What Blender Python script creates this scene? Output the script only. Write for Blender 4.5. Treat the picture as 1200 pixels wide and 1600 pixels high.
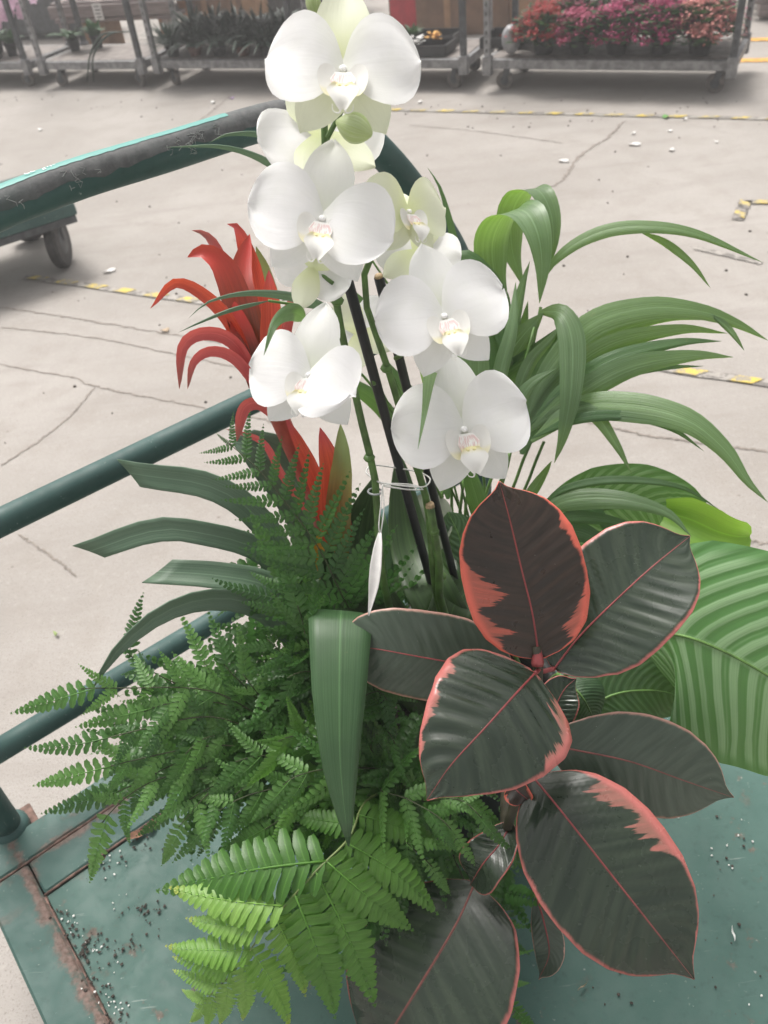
import bpy, math, random
import numpy as np
from mathutils import Vector, Matrix, Quaternion

# ------------------------------------------------------------------ camera, sky, sun, exposure
scene = bpy.context.scene
for o in list(bpy.data.objects):
    bpy.data.objects.remove(o)
COL = scene.collection
FPX = 1333.0                       # focal length in pixels of the 1200x1600 photograph
HCAM = 1.5
CAM = Vector((0, 0, HCAM))
_dn = Vector((190, 1590, FPX)).normalized()      # direction of gravity in camera coordinates
_up = -_dn
_f = Vector((0, 0, 1)); _F = (_f - _up * _f.dot(_up)).normalized()
_R = _F.cross(_up)
if _R.x < 0: _R = -_R
MW = Matrix((_R, _F, _up))         # camera (right, down, forward) -> world
def cdir(x, y, z): return MW @ Vector((x, y, z))
cam_data = bpy.data.cameras.new('camera')
cam = bpy.data.objects.new('camera', cam_data); COL.objects.link(cam)
_cx, _cy, _cz = cdir(1, 0, 0), cdir(0, -1, 0), cdir(0, 0, -1)
cam.matrix_world = Matrix(((_cx.x, _cy.x, _cz.x, 0), (_cx.y, _cy.y, _cz.y, 0), (_cx.z, _cy.z, _cz.z, HCAM), (0, 0, 0, 1)))
cam_data.sensor_fit = 'VERTICAL'; cam_data.sensor_height = 32.0; cam_data.lens = 32.0 * FPX / 1600.0
cam_data.clip_start = 0.02; cam_data.clip_end = 400
cam_data.dof.use_dof = True; cam_data.dof.focus_distance = 0.82; cam_data.dof.aperture_fstop = 9.0
scene.camera = cam

SUN_EL, SUN_AZ = 62.0, 115.0        # elevation, and azimuth measured from +X towards +Y
world = bpy.data.worlds.new('World'); scene.world = world; world.use_nodes = True
wn = world.node_tree.nodes; wl = world.node_tree.links; wn.clear()
sky = wn.new('ShaderNodeTexSky'); sky.sky_type = 'NISHITA'; sky.sun_disc = False
sky.sun_elevation = math.radians(SUN_EL); sky.sun_rotation = math.radians(90 - SUN_AZ)
sky.air_density = 1.0; sky.dust_density = 6.0; sky.ozone_density = 1.0
hs = wn.new('ShaderNodeHueSaturation'); hs.inputs['Saturation'].default_value = 0.12
tint = wn.new('ShaderNodeMix'); tint.data_type = 'RGBA'; tint.blend_type = 'MULTIPLY'; tint.inputs['Factor'].default_value = 1.0
tint.inputs['B'].default_value = (1.0, 0.97, 0.945, 1)
bg = wn.new('ShaderNodeBackground'); bg.inputs['Strength'].default_value = 0.125
wo = wn.new('ShaderNodeOutputWorld')
wl.new(sky.outputs['Color'], hs.inputs['Color']); wl.new(hs.outputs['Color'], tint.inputs['A'])
wl.new(tint.outputs['Result'], bg.inputs['Color']); wl.new(bg.outputs['Background'], wo.inputs['Surface'])
sd = bpy.data.lights.new('sun', 'SUN'); sd.energy = 1.5; sd.angle = math.radians(22); sd.color = (1.0, 0.965, 0.92)
sun = bpy.data.objects.new('sun', sd); COL.objects.link(sun); sun.location = (0, 0, 8)
_e, _a = math.radians(SUN_EL), math.radians(SUN_AZ)
_sv = Vector((math.cos(_e) * math.cos(_a), math.cos(_e) * math.sin(_a), math.sin(_e)))
sun.rotation_euler = _sv.to_track_quat('Z', 'Y').to_euler()
vs = scene.view_settings
vs.view_transform = 'Standard'; vs.look = 'None'; vs.gamma = 1.0; vs.use_curve_mapping = False
vs.exposure = 0.74

scene.cycles.max_bounces = 5; scene.cycles.diffuse_bounces = 3; scene.cycles.use_adaptive_sampling = True; scene.cycles.adaptive_threshold = 0.02; scene.cycles.glossy_bounces = 2; scene.cycles.transmission_bounces = 3; scene.cycles.volume_bounces = 0
# ------------------------------------------------------------------ helpers
random.seed(7)
def U(a, b): return random.uniform(a, b)
def at(px, py, t):
    """world point seen at photo pixel (px, py), t metres deep along the lens axis"""
    return CAM + cdir((px - 600) / FPX, (py - 800) / FPX, 1.0) * t
def gnd(px, py, z=0.0):
    r = cdir((px - 600) / FPX, (py - 800) / FPX, 1.0)
    return CAM + r * ((z - HCAM) / r.z)
WPOS = {}
def wpos(o): return WPOS.get(o.name, Vector((0, 0, 0)))
def link(o, parent, org):
    COL.objects.link(o)
    if parent is not None:
        o.parent = parent; o.location = org - wpos(parent)
    else:
        o.location = org
    WPOS[o.name] = Vector(org)
    return o
def tag(o, label=None, cat=None, group=None, kind=None):
    if label: o['label'] = label
    if cat: o['category'] = cat
    if group: o['group'] = group
    if kind: o['kind'] = kind
    return o
def thing(name, org, label, cat, group=None):
    o = bpy.data.objects.new(name, None); o.empty_display_size = 0.05
    link(o, None, Vector(org)); return tag(o, label, cat, group)
def part_empty(name, org, parent):
    o = bpy.data.objects.new(name, None); o.empty_display_size = 0.02
    return link(o, parent, Vector(org))
def mesh_data(name, V, F, mats, smooth=True, uv=None, mi=None):
    me = bpy.data.meshes.new(name)
    me.from_pydata([tuple(v) for v in V], [], F)
    if not isinstance(mats, (list, tuple)): mats = [mats]
    for m in mats: me.materials.append(m)
    if uv is not None:
        l = me.uv_layers.new(name='UVMap')
        vi = np.empty(len(me.loops), dtype=np.int32); me.loops.foreach_get('vertex_index', vi)
        l.data.foreach_set('uv', np.asarray(uv, dtype=np.float32)[vi].ravel())
    if smooth: me.polygons.foreach_set('use_smooth', [True] * len(me.polygons))
    if mi is not None: me.polygons.foreach_set('material_index', mi)
    me.update()
    return me
def mk(name, V, F, mats, parent=None, org=None, smooth=True, uv=None, mi=None):
    org = Vector(org) if org is not None else Vector(V[0])
    me = mesh_data(name, [Vector(v) - org for v in V], F, mats, smooth, uv, mi)
    return link(bpy.data.objects.new(name, me), parent, org)
def put(name, me, parent, mat4, org_w=None):
    """object with shared mesh data placed by a world matrix under a parent that is only translated"""
    o = bpy.data.objects.new(name, me); COL.objects.link(o)
    m = mat4.copy()
    WPOS[o.name] = m.translation.copy()
    if parent is not None:
        o.parent = parent; m.translation = m.translation - wpos(parent)
    o.matrix_basis = m
    return o
class MB:
    """collects shapes in world space, built as one mesh object"""
    def __init__(s): s.v = []; s.f = []
    def add(s, V, F):
        b = len(s.v); s.v += [Vector(v) for v in V]; s.f += [tuple(i + b for i in f) for f in F]; return s
    def box(s, c, sx, sy, sz, ax=None, bev=0.0):
        ax = ax or (Vector((1, 0, 0)), Vector((0, 1, 0)), Vector((0, 0, 1)))
        c = Vector(c); hx, hy, hz = sx / 2, sy / 2, sz / 2
        b = min(bev, hx * .9, hy * .9, hz * .9)
        if b <= 0:
            V = [c + ax[0] * (i * hx) + ax[1] * (j * hy) + ax[2] * (k * hz) for k in (-1, 1) for j in (-1, 1) for i in (-1, 1)]
            F = [(0, 2, 3, 1), (4, 5, 7, 6), (0, 1, 5, 4), (2, 6, 7, 3), (0, 4, 6, 2), (1, 3, 7, 5)]
            return s.add(V, F)
        V = []; F = []
        def ring(hx_, hy_, z):
            r = []
            for (i, j) in ((-1, -1), (1, -1), (1, 1), (-1, 1)):
                x0, y0 = i * hx_, j * hy_
                cx, cy = i * b, j * b
                pts = [(x0 - cx, y0), (x0, y0 - cy)]
                if i * j > 0: pts = pts[::-1]
                r += pts
            return [c + ax[0] * x + ax[1] * y + ax[2] * z for x, y in r]
        rings = [ring(hx - b, hy - b, -hz), ring(hx, hy, -hz + b), ring(hx, hy, hz - b), ring(hx - b, hy - b, hz)]
        for r in rings: V += r
        for k in range(3):
            for i in range(8): F.append((k * 8 + i, k * 8 + (i + 1) % 8, k * 8 + 8 + (i + 1) % 8, k * 8 + 8 + i))
        F.append(tuple(range(7, -1, -1))); F.append(tuple(range(24, 32)))
        return s.add(V, F)
    def tube(s, pts, r, n=8, caps=True):
        V, F = tube_geo(pts, r, n, caps); return s.add(V, F)
    def lathe(s, c, prof, n=20, ax=None, cap=True):
        ax = ax or (Vector((1, 0, 0)), Vector((0, 1, 0)), Vector((0, 0, 1)))
        c = Vector(c); V = []; F = []
        for (r, z) in prof:
            for i in range(n):
                a = 2 * math.pi * i / n
                V.append(c + ax[0] * (r * math.cos(a)) + ax[1] * (r * math.sin(a)) + ax[2] * z)
        for k in range(len(prof) - 1):
            for i in range(n): F.append((k * n + i, k * n + (i + 1) % n, k * n + n + (i + 1) % n, k * n + n + i))
        if cap:
            F.append(tuple(range(n - 1, -1, -1))); F.append(tuple((len(prof) - 1) * n + i for i in range(n)))
        return s.add(V, F)
    def build(s, name, mat, parent=None, org=None, smooth=False):
        if org is None:
            org = sum(s.v, Vector()) / len(s.v)
        return mk(name, s.v, s.f, mat, parent, org, smooth)
def tube_geo(pts, r, n=8, caps=True, arc=None):
    pts = [Vector(p) for p in pts]; V = []; F = []
    m = len(pts)
    rr = r if isinstance(r, (list, tuple)) else [r] * m
    T0 = (pts[1] - pts[0]).normalized()
    ref = Vector((0, 0, 1)) if abs(T0.z) < .9 else Vector((1, 0, 0))
    A = T0.cross(ref).normalized()
    for i, p in enumerate(pts):
        T = (pts[min(i + 1, m - 1)] - pts[max(i - 1, 0)]).normalized()
        A = (A - T * A.dot(T)).normalized(); B = T.cross(A)
        for k in range(n):
            a = 2 * math.pi * k / n
            V.append(p + A * (rr[i] * math.cos(a)) + B * (rr[i] * math.sin(a)))
    for i in range(m - 1):
        for k in range(n): F.append((i * n + k, i * n + (k + 1) % n, i * n + n + (k + 1) % n, i * n + n + k))
    if caps: F.append(tuple(range(n - 1, -1, -1))); F.append(tuple((m - 1) * n + k for k in range(n)))
    return V, F
def tube(name, pts, r, mat, parent=None, n=8):
    V, F = tube_geo(pts, r, n); return mk(name, V, F, mat, parent, pts[0])
def spline(pts, n):
    """Catmull-Rom through points (any dimension), n+1 samples evenly spread in arc length"""
    P = [np.array(p, float) for p in pts]
    if len(P) == 2:
        return [P[0] + (P[1] - P[0]) * i / n for i in range(n + 1)]
    P = [2 * P[0] - P[1]] + P + [2 * P[-1] - P[-2]]
    d = []
    for i in range(1, len(P) - 2):
        for k in range(24):
            t = k / 24; a, b, c, e = P[i - 1], P[i], P[i + 1], P[i + 2]
            d.append(0.5 * ((2 * b) + (-a + c) * t + (2 * a - 5 * b + 4 * c - e) * t * t + (-a + 3 * b - 3 * c + e) * t ** 3))
    d.append(P[-2]); d = np.array(d)
    L = np.concatenate([[0], np.cumsum(np.linalg.norm(np.diff(d, axis=0), axis=1))]); L /= L[-1]
    q = np.linspace(0, 1, n + 1)
    return [np.array([np.interp(x, L, d[:, j]) for j in range(d.shape[1])]) for x in q]
def interp(prof, s):
    for (a, b) in zip(prof, prof[1:]):
        if s <= b[0]:
            x = (s - a[0]) / (b[0] - a[0]); return a[1] + (b[1] - a[1]) * x
    return prof[-1][1]
def pathpts(path, n):
    """pixel path [(px,py,t)..] -> smooth world points and depths"""
    W = [tuple(at(*p)) + (p[2],) for p in path]
    S = spline(W, n)
    return [Vector(q[:3]) for q in S], [q[3] for q in S]
RUB = [(0, .06), (.05, .3), (.1, .5), (.18, .7), (.3, .9), (.42, .99), (.52, 1), (.64, .96), (.75, .82), (.83, .63), (.88, .44), (.91, .29), (.93, .19), (.955, .11), (1, 0.01)]
RUBR = [(0, .08), (.04, .36), (.1, .6), (.2, .83), (.33, .97), (.45, 1), (.58, .99), (.7, .93), (.79, .8), (.855, .64), (.905, .44), (.932, .28), (.95, .17), (.968, .09), (1, 0.01)]
STRAP = [(0, .8), (.3, 1), (.6, .97), (.75, .86), (.86, .64), (.94, .34), (1, .01)]
CUT = [(0, .8), (.3, 1), (.8, 1), (1, .93)]
PALM = [(0, .12), (.08, .38), (.2, .78), (.33, .98), (.45, 1), (.62, .82), (.8, .5), (.93, .2), (1, .01)]
BRACT = [(0, .7), (.25, .95), (.5, 1), (.7, .85), (.86, .55), (.95, .25), (1, .02)]
CAL = [(0, .1), (.04, .42), (.1, .66), (.2, .88), (.35, 1), (.55, .98), (.72, .83), (.86, .58), (.94, .36), (.98, .16), (1, .02)]
def leaf(name, path, w, prof, mat, parent, roll=0, cup=.15, ns=22, nc=6, ripple=0, rn=12, cut=0, thick=0, wave=0, props=None, fold=0, lat=0, rs=.3, wax=None):
    P, T_ = pathpts(path, ns)
    V = []; UV = []; cen = []; A = None
    for i in range(ns + 1):
        s = i / ns
        T = (P[min(i + 1, ns)] - P[max(i - 1, 0)]).normalized()
        Vd = (CAM - P[i]).normalized()
        c = T.cross(Vd)
        if A is None or c.length > .25: A0 = c.normalized(); A = A0
        else: A0 = (A - T * A.dot(T)).normalized(); A = A0
        if wax:
            A0 = cdir(*wax).normalized(); A0 = (A0 - T * A0.dot(T)).normalized()
        ra = math.radians(roll if not isinstance(roll, (tuple, list)) else interp([(k / (len(roll) - 1), r) for k, r in enumerate(roll)], s))
        N0 = A0.cross(T)
        if wax: pass
        elif N0.dot(Vd) < 0: N0 = -N0
        q = Quaternion(T, ra); a = q @ A0; n = q @ N0
        half = w * interp(prof, s) * T_[i] / FPX / max(abs(math.cos(ra)), .35)
        cen.append((P[i], n, half, a))
        for j in range(nc + 1):
            v = -1 + 2 * j / nc
            h = cup * half * v * v + fold * half * abs(v)
            if ripple:
                e = abs(v)
                h += ripple * math.sin(2 * math.pi * rn * (s - rs * e) + (1.3 if v > 0 else 0)) * math.sin(math.pi * min(1, e * 1.02)) * math.sin(math.pi * s) ** .5
            if wave: h += wave * math.sin(9 * s + 2.2 * (v > 0) + 1.7 * (name.__hash__() % 7 if False else 0)) * abs(v) ** 2
            p = P[i] + a * (v * half) + n * h
            if cut: p = p - T * (max(0, s - .4) / .6 * cut * (v + 1) * w * T_[i] / FPX)
            V.append(p); UV.append((s, (v + 1) / 2))
    F = []
    m = nc + 1
    for i in range(ns):
        for j in range(nc):
            F.append((i * m + j, i * m + j + 1, (i + 1) * m + j + 1, (i + 1) * m + j))
    # orient towards camera normal
    o = mk(name, V, F, mat, parent, P[0], True, UV)
    if thick:
        md = o.modifiers.new('thickness', 'SOLIDIFY'); md.thickness = thick; md.offset = 0
    if props:
        for k, x in props.items(): o[k] = x
    return o, cen
# ------------------------------------------------------------------ node material helpers
class NT:
    def __init__(s, name):
        s.m = bpy.data.materials.new(name); s.m.use_nodes = True
        s.n = s.m.node_tree.nodes; s.l = s.m.node_tree.links; s.n.clear()
        s.out = s.n.new('ShaderNodeOutputMaterial')
    def new(s, t, **kw):
        o = s.n.new(t)
        for k, x in kw.items(): setattr(o, k, x)
        return o
    def set(s, sock, x):
        if hasattr(x, 'is_output'): s.l.new(x, sock)
        elif x is not None:
            if isinstance(x, tuple) and len(x) == 3 and sock.type == 'RGBA': x = x + (1,)
            sock.default_value = x
    def math(s, op, a, b=None, c=None, clamp=False):
        o = s.new('ShaderNodeMath', operation=op, use_clamp=clamp)
        s.set(o.inputs[0], a)
        if b is not None: s.set(o.inputs[1], b)
        if c is not None: s.set(o.inputs[2], c)
        return o.outputs[0]
    def mix(s, f, a, b, blend='MIX'):
        o = s.new('ShaderNodeMix', data_type='RGBA', blend_type=blend)
        s.set(o.inputs['Factor'], f); s.set(o.inputs['A'], a); s.set(o.inputs['B'], b)
        return o.outputs['Result']
    def ss(s, x, a, b, lo=0.0, hi=1.0):
        o = s.new('ShaderNodeMapRange', interpolation_type='SMOOTHSTEP')
        s.set(o.inputs['Value'], x); s.set(o.inputs['From Min'], a); s.set(o.inputs['From Max'], b)
        s.set(o.inputs['To Min'], lo); s.set(o.inputs['To Max'], hi)
        return o.outputs[0]
    def noise(s, vec, scale, detail=4, rough=.55, dist=0):
        o = s.new('ShaderNodeTexNoise')
        if vec is not None: s.l.new(vec, o.inputs['Vector'])
        s.set(o.inputs['Scale'], scale); o.inputs['Detail'].default_value = detail
        o.inputs['Roughness'].default_value = rough; o.inputs['Distortion'].default_value = dist
        return o.outputs['Fac']
    def obj(s): return s.new('ShaderNodeTexCoord').outputs['Object']
    def geo(s): return s.new('ShaderNodeNewGeometry').outputs['Position']
    def uv(s):
        sp = s.new('ShaderNodeSeparateXYZ'); s.l.new(s.new('ShaderNodeTexCoord').outputs['UV'], sp.inputs[0])
        return sp.outputs[0], sp.outputs[1]
    def xyz(s, x, y, z=0.0):
        o = s.new('ShaderNodeCombineXYZ'); s.set(o.inputs[0], x); s.set(o.inputs[1], y); s.set(o.inputs[2], z); return o.outputs[0]
    def rnd(s): return s.new('ShaderNodeObjectInfo').outputs['Random']
    def attr(s, name):
        o = s.new('ShaderNodeAttribute', attribute_type='OBJECT', attribute_name=name); return o.outputs['Fac']
    def bump(s, h, strength=.3, dist=.002):
        o = s.new('ShaderNodeBump'); s.set(o.inputs['Strength'], strength); s.set(o.inputs['Distance'], dist); s.set(o.inputs['Height'], h)
        return o.outputs[0]
    def prin(s, col, rough=.5, bump=None, metal=0, spec=.5, sss=0, coat=0):
        o = s.new('ShaderNodeBsdfPrincipled')
        s.set(o.inputs['Base Color'], col); s.set(o.inputs['Roughness'], rough); s.set(o.inputs['Metallic'], metal)
        s.set(o.inputs['Specular IOR Level'], spec)
        if coat: o.inputs['Coat Weight'].default_value = coat; o.inputs['Coat Roughness'].default_value = .2
        if bump is not None: s.l.new(bump, o.inputs['Normal'])
        return o.outputs[0]
    def done(s, sh): s.l.new(sh, s.out.inputs['Surface']); return s.m
    def trans(s, sh, col, fac):
        t = s.new('ShaderNodeBsdfTranslucent'); s.set(t.inputs['Color'], col)
        x = s.new('ShaderNodeMixShader'); s.set(x.inputs[0], fac); s.l.new(sh, x.inputs[1]); s.l.new(t.outputs[0], x.inputs[2])
        return x.outputs[0]
def plain(name, col, rough=.6, var=.25, scale=30, bump=.1, metal=0):
    t = NT(name); v = t.obj(); n = t.noise(v, scale, 4)
    k = t.ss(n, .3, .7, 1 - var, 1 + var)
    o = t.new('ShaderNodeVectorMath', operation='SCALE'); o.inputs[0].default_value = col; t.l.new(k, o.inputs['Scale'])
    return t.done(t.prin(o.outputs[0], rough, t.bump(n, bump, .002), metal))
def leafmat(name, c1, c2, rough=.4, trans=.25, tcol=None, vein=26, vs_=.25, spec=.5, bumpd=.0006, tipcol=None, tipa=.8, tipb=1.0):
    """parallel-veined leaf: colour runs between c1 and c2, fine lengthwise veins"""
    t = NT(name); u, v = t.uv()
    n1 = t.noise(t.xyz(t.math('MULTIPLY', u, 1.5), t.math('MULTIPLY', v, vein), t.math('MULTIPLY', t.rnd(), 37.0)), 1.0, 3)
    n2 = t.noise(t.obj(), 14, 3)
    n3 = t.noise(t.xyz(t.math('MULTIPLY', u, .6), t.math('MULTIPLY', v, vein * 3.0), t.math('MULTIPLY', t.rnd(), 71.0)), 1.0, 2)
    col = t.mix(t.ss(n1, .3, .7), c1, c2)
    col = t.mix(t.ss(n3, .5, .72, 0, .55), col, tuple(x * .6 for x in c1))
    col = t.mix(t.ss(n2, .35, .7, 0, .4), col, tuple(x * .75 for x in c1))
    n4 = t.noise(t.obj(), 45, 4, .7); col = t.mix(t.ss(n4, .66, .78, 0, .35), col, (.3, .26, .14))
    k = t.math('ADD', t.math('MULTIPLY', t.rnd(), .4), .8)
    o = t.new('ShaderNodeVectorMath', operation='SCALE'); t.l.new(col, o.inputs[0]); t.l.new(k, o.inputs['Scale']); col = o.outputs[0]
    # paler midrib line
    mid = t.ss(t.math('ABSOLUTE', t.math('SUBTRACT', v, .5)), .0, .03, .35, 0)
    col = t.mix(mid, col, tuple(min(1, x * 2.0) for x in c2))
    if tipcol: col = t.mix(t.ss(u, tipa, tipb), col, tipcol)
    sh = t.prin(col, rough, t.bump(n1, .5, bumpd), spec=spec)
    return t.done(t.trans(sh, tcol or tuple(min(1, x * 2.6) for x in c2), trans))
# ------------------------------------------------------------------ materials of the place
def m_concrete():
    t = NT('concrete'); p = t.geo()
    a = t.noise(p, 0.9, 5, .6); b = t.noise(p, 7, 6, .65); c = t.noise(p, 60, 3, .6); g = t.noise(p, 240, 2, .5)
    col = t.mix(t.ss(a, .3, .7), (.31, .288, .265), (.39, .366, .342))
    col = t.mix(t.ss(b, .42, .75, 0, .5), col, (.29, .262, .232))
    col = t.mix(t.ss(c, .5, .8, 0, .5), col, (.43, .4, .37))
    col = t.mix(t.ss(g, .56, .7, 0, .6), col, (.19, .168, .15)); g2 = t.noise(p, 110, 3, .6); col = t.mix(t.ss(g2, .58, .72, 0, .45), col, (.24, .215, .195))
    mp = t.new('ShaderNodeMapping'); t.l.new(p, mp.inputs[0]); mp.inputs['Rotation'].default_value = (0, 0, .45); mp.inputs['Scale'].default_value = (.5, 3.2, 1)
    sm = t.noise(mp.outputs[0], 2.2, 5, .65); col = t.mix(t.ss(sm, .5, .72, 0, .45), col, (.27, .245, .222))      # tyre smears
    st = t.noise(p, 2.7, 4, .6, .6); col = t.mix(t.ss(st, .6, .72, 0, .4), col, (.25, .225, .2))
    pv = t.new('ShaderNodeTexVoronoi'); t.l.new(p, pv.inputs['Vector']); pv.inputs['Scale'].default_value = 11
    col = t.mix(t.math('MULTIPLY', t.ss(pv.outputs['Distance'], .035, .06, .6, 0), t.ss(b, .5, .6)), col, (.14, .115, .1))
    return t.done(t.prin(col, .85, t.bump(t.math('ADD', c, t.math('MULTIPLY', g, .6)), .35, .004), spec=.25))
ZD = .25
CO = gnd(70, 1400, ZD); CU = Vector((.8206, .5715, 0)).normalized(); CV = Vector((CU.y, -CU.x, 0)); CZ = Vector((0, 0, 1))
def m_green(name, rustx=1.0, base=(.085, .19, .175), seams=False):
    t = NT(name); p = t.geo()
    a = t.noise(p, 5, 5, .6); b = t.noise(p, 24, 6, .7); c = t.noise(p, 150, 3); d = t.noise(p, 2.2, 3); s = t.noise(p, 60, 5, .7)
    col = t.mix(t.ss(a, .3, .7), base, tuple(x * 1.3 + .01 for x in base))
    col = t.mix(t.ss(d, .42, .68, 0, .5), col, tuple(x * 1.35 + .012 for x in base))
    col = t.mix(t.ss(s, .52, .75, 0, .45), col, tuple(x * .62 for x in base))
    r = t.math('MULTIPLY', t.ss(b, .56, .66), t.ss(a, .47, .58))
    rust = t.mix(t.ss(c, .3, .7), (.12, .07, .055), (.25, .165, .14))
    r = t.math('MULTIPLY', r, .7 * rustx, clamp=True)
    if seams:
        def dot(v):
            o = t.new('ShaderNodeVectorMath', operation='DOT_PRODUCT'); t.l.new(p, o.inputs[0]); o.inputs[1].default_value = tuple(v); return o.outputs['Value']
        u = t.math('SUBTRACT', dot(CU), CO.dot(CU)); v = t.math('SUBTRACT', dot(CV), CO.dot(CV))
        wob = t.math('MULTIPLY', t.math('SUBTRACT', b, .45), .06)
        k1 = t.ss(t.math('ADD', t.math('ABSOLUTE', t.math('ADD', u, .008)), wob), .004, .017, 1, 0)
        k2 = t.ss(t.math('ADD', t.math('ABSOLUTE', t.math('ADD', v, .066)), wob), .002, .014, .8, 0)
        k2 = t.math('MULTIPLY', k2, t.ss(d, .3, .5)); k1 = t.math('MULTIPLY', k1, t.ss(s, .25, .55, .35, .9))
        k3 = t.math('MULTIPLY', t.ss(t.math('ADD', t.math('ABSOLUTE', v), wob), .001, .012, .6, 0), t.ss(a, .4, .6))
        r = t.math('MAXIMUM', r, t.math('MAXIMUM', k1, t.math('MAXIMUM', k2, k3)))
    col = t.mix(r, col, rust)
    # scratches and pale scuffs
    mp = t.new('ShaderNodeMapping'); t.l.new(p, mp.inputs[0]); mp.inputs['Rotation'].default_value = (0, 0, .9); mp.inputs['Scale'].default_value = (12, 160, 12)
    sc = t.noise(mp.outputs[0], 1, 3, .6); col = t.mix(t.math('MULTIPLY', t.ss(sc, .64, .72), t.ss(a, .45, .6, 0, .35)), col, (.42, .46, .44))
    col = t.mix(t.math('MULTIPLY', t.ss(c, .66, .74), t.ss(b, .5, .6, 0, .6)), col, (.45, .48, .46))
    rough = t.math('ADD', t.ss(b, .3, .7, .52, .72), t.math('MULTIPLY', r, .25))
    return t.done(t.prin(col, rough, t.bump(t.math('ADD', b, t.math('MULTIPLY', c, .5)), .15, .0008)))
CONC = m_concrete()
DECKM = m_green('painted_deck', 1.0, (.038, .096, .079), True)
FRAMEM = m_green('painted_frame', .5, (.033, .085, .072), True)
TUBEM = m_green('painted_tube', .0, (.026, .072, .065))
RUSTM = plain('rust', (.17, .105, .085), .85, .45, 60, .4)
def m_tape():
    t = NT('worn_grey_tape'); p = t.geo(); a = t.noise(p, 60, 5, .7); b = t.noise(p, 14, 3)
    col = t.mix(t.ss(a, .3, .7), (.07, .075, .076), (.125, .128, .128)); col = t.mix(t.ss(b, .5, .7, 0, .7), col, (.05, .075, .07))
    return t.done(t.prin(col, .7, t.bump(a, .5, .002)))
TAPEM = m_tape()
def m_worn0(name, col_, under):
    t = NT(name); p = t.geo(); n = t.noise(p, 60, 5, .7); w = t.ss(n, .55, .68, 0, .7); return t.done(t.prin(t.mix(w, col_, under), .5, t.bump(n, .3, .001)))
TURQ = m_worn0('turquoise_label', (.085, .31, .275), (.16, .29, .265))
WHITEP = plain('white_print', (.78, .8, .78), .6, .1, 60, .05)
RESID = plain('tape_residue', (.3, .32, .31), .7, .2, 90, .2)
STEEL = plain('galvanised_steel', (.24, .24, .245), .5, .3, 25, .15, .55)
STEELD = plain('dark_steel', (.075, .08, .085), .55, .3, 25, .15, .4)
RUBBER = plain('wheel_rubber', (.05, .048, .047), .75, .3, 40, .2)
WHEELP = plain('worn_wheel', (.13, .115, .105), .7, .35, 40, .2)
BLACKP = plain('black_pot', (.022, .022, .023), .5, .25, 30, .1)
TERRA = plain('brown_pot', (.12, .05, .035), .7, .25, 30, .1)
BOARD = plain('deck_board', (.20, .175, .16), .7, .3, 14, .2)
def m_wood(name, a, b):
    t = NT(name); p = t.obj(); mp = t.new('ShaderNodeMapping'); t.l.new(p, mp.inputs[0]); mp.inputs['Scale'].default_value = (3, 3, 40)
    n = t.noise(mp.outputs[0], 2, 5); col = t.mix(t.ss(n, .3, .7), a, b)
    return t.done(t.prin(col, .75, t.bump(n, .3, .002)))
WOODG = m_wood('grey_wood', (.16, .13, .125), (.27, .22, .21))
WOODO = m_wood('orange_wood', (.32, .14, .06), (.45, .22, .1))
CARD = plain('cardboard', (.36, .22, .13), .85, .15, 8, .1)
CARDD = plain('cardboard_dark', (.2, .125, .085), .85, .2, 8, .1)
REDM = plain('red_plastic', (.42, .03, .045), .5, .2, 8, .05)
DARKM = plain('dark_metal', (.045, .048, .05), .6, .3, 8, .1)
def m_worn(name, col_, under):
    t = NT(name); p = t.geo(); n = t.noise(p, 22, 5, .7); k = t.noise(p, 140, 3)
    w = t.ss(t.math('ADD', n, t.math('MULTIPLY', k, .35)), .62, .74)
    col = t.mix(w, t.mix(t.ss(k, .3, .7), col_, tuple(x * .8 for x in col_)), under); return t.done(t.prin(col, .7))
YEL = m_worn('yellow_tape', (.66, .5, .1), (.3, .27, .22))
BLKT = m_worn('black_tape', (.1, .092, .084), (.3, .275, .25))
WORNT = m_worn('worn_tape_grey', (.2, .185, .168), (.36, .335, .305))
YLINE = plain('yellow_paint', (.62, .33, .07), .7, .25, 20, .1)
CRACKM = plain('crack_dirt', (.235, .207, .182), .95, .3, 60, .2)
PAPER = plain('paper_white', (.75, .74, .72), .7, .08, 60, .05)
SOILM = plain('soil_crumb', (.06, .05, .042), .9, .5, 200, .4)
PERL = plain('perlite', (.8, .79, .76), .8, .1, 200, .2)
DRY = plain('dry_leaf', (.17, .085, .05), .8, .4, 80, .3)

# ------------------------------------------------------------------ ground, cracks, floor tape
def plane(name, c, sx, sy, z, mat):
    return mk(name, [(c[0] - sx, c[1] - sy, z), (c[0] + sx, c[1] - sy, z), (c[0] + sx, c[1] + sy, z), (c[0] - sx, c[1] + sy, z)], [(0, 1, 2, 3)], mat, None, (c[0], c[1], z), False)
ground = tag(plane('ground', (0, 0), 120, 120, 0, CONC), kind='structure')
def strip(name, pts, w, z, mat, parent, jit=0, rng=None):
    rng = rng or random.Random(3); V = []; F = []
    pts = [Vector((p[0], p[1], z)) for p in pts]
    for i, p in enumerate(pts):
        T = (pts[min(i + 1, len(pts) - 1)] - pts[max(i - 1, 0)]).normalized(); A = Vector((-T.y, T.x, 0))
        ww = w * (1 + (rng.uniform(-jit, jit) if jit else 0)); d = A * (rng.uniform(-jit, jit) * w * 1.4 if jit else 0)
        V += [p + A * ww / 2 + d, p - A * ww / 2 + d]
    for i in range(len(pts) - 1): F.append((2 * i, 2 * i + 1, 2 * i + 3, 2 * i + 2))
    return mk(name, V, F, mat, parent, None, False)
rg = random.Random(11)
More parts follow.
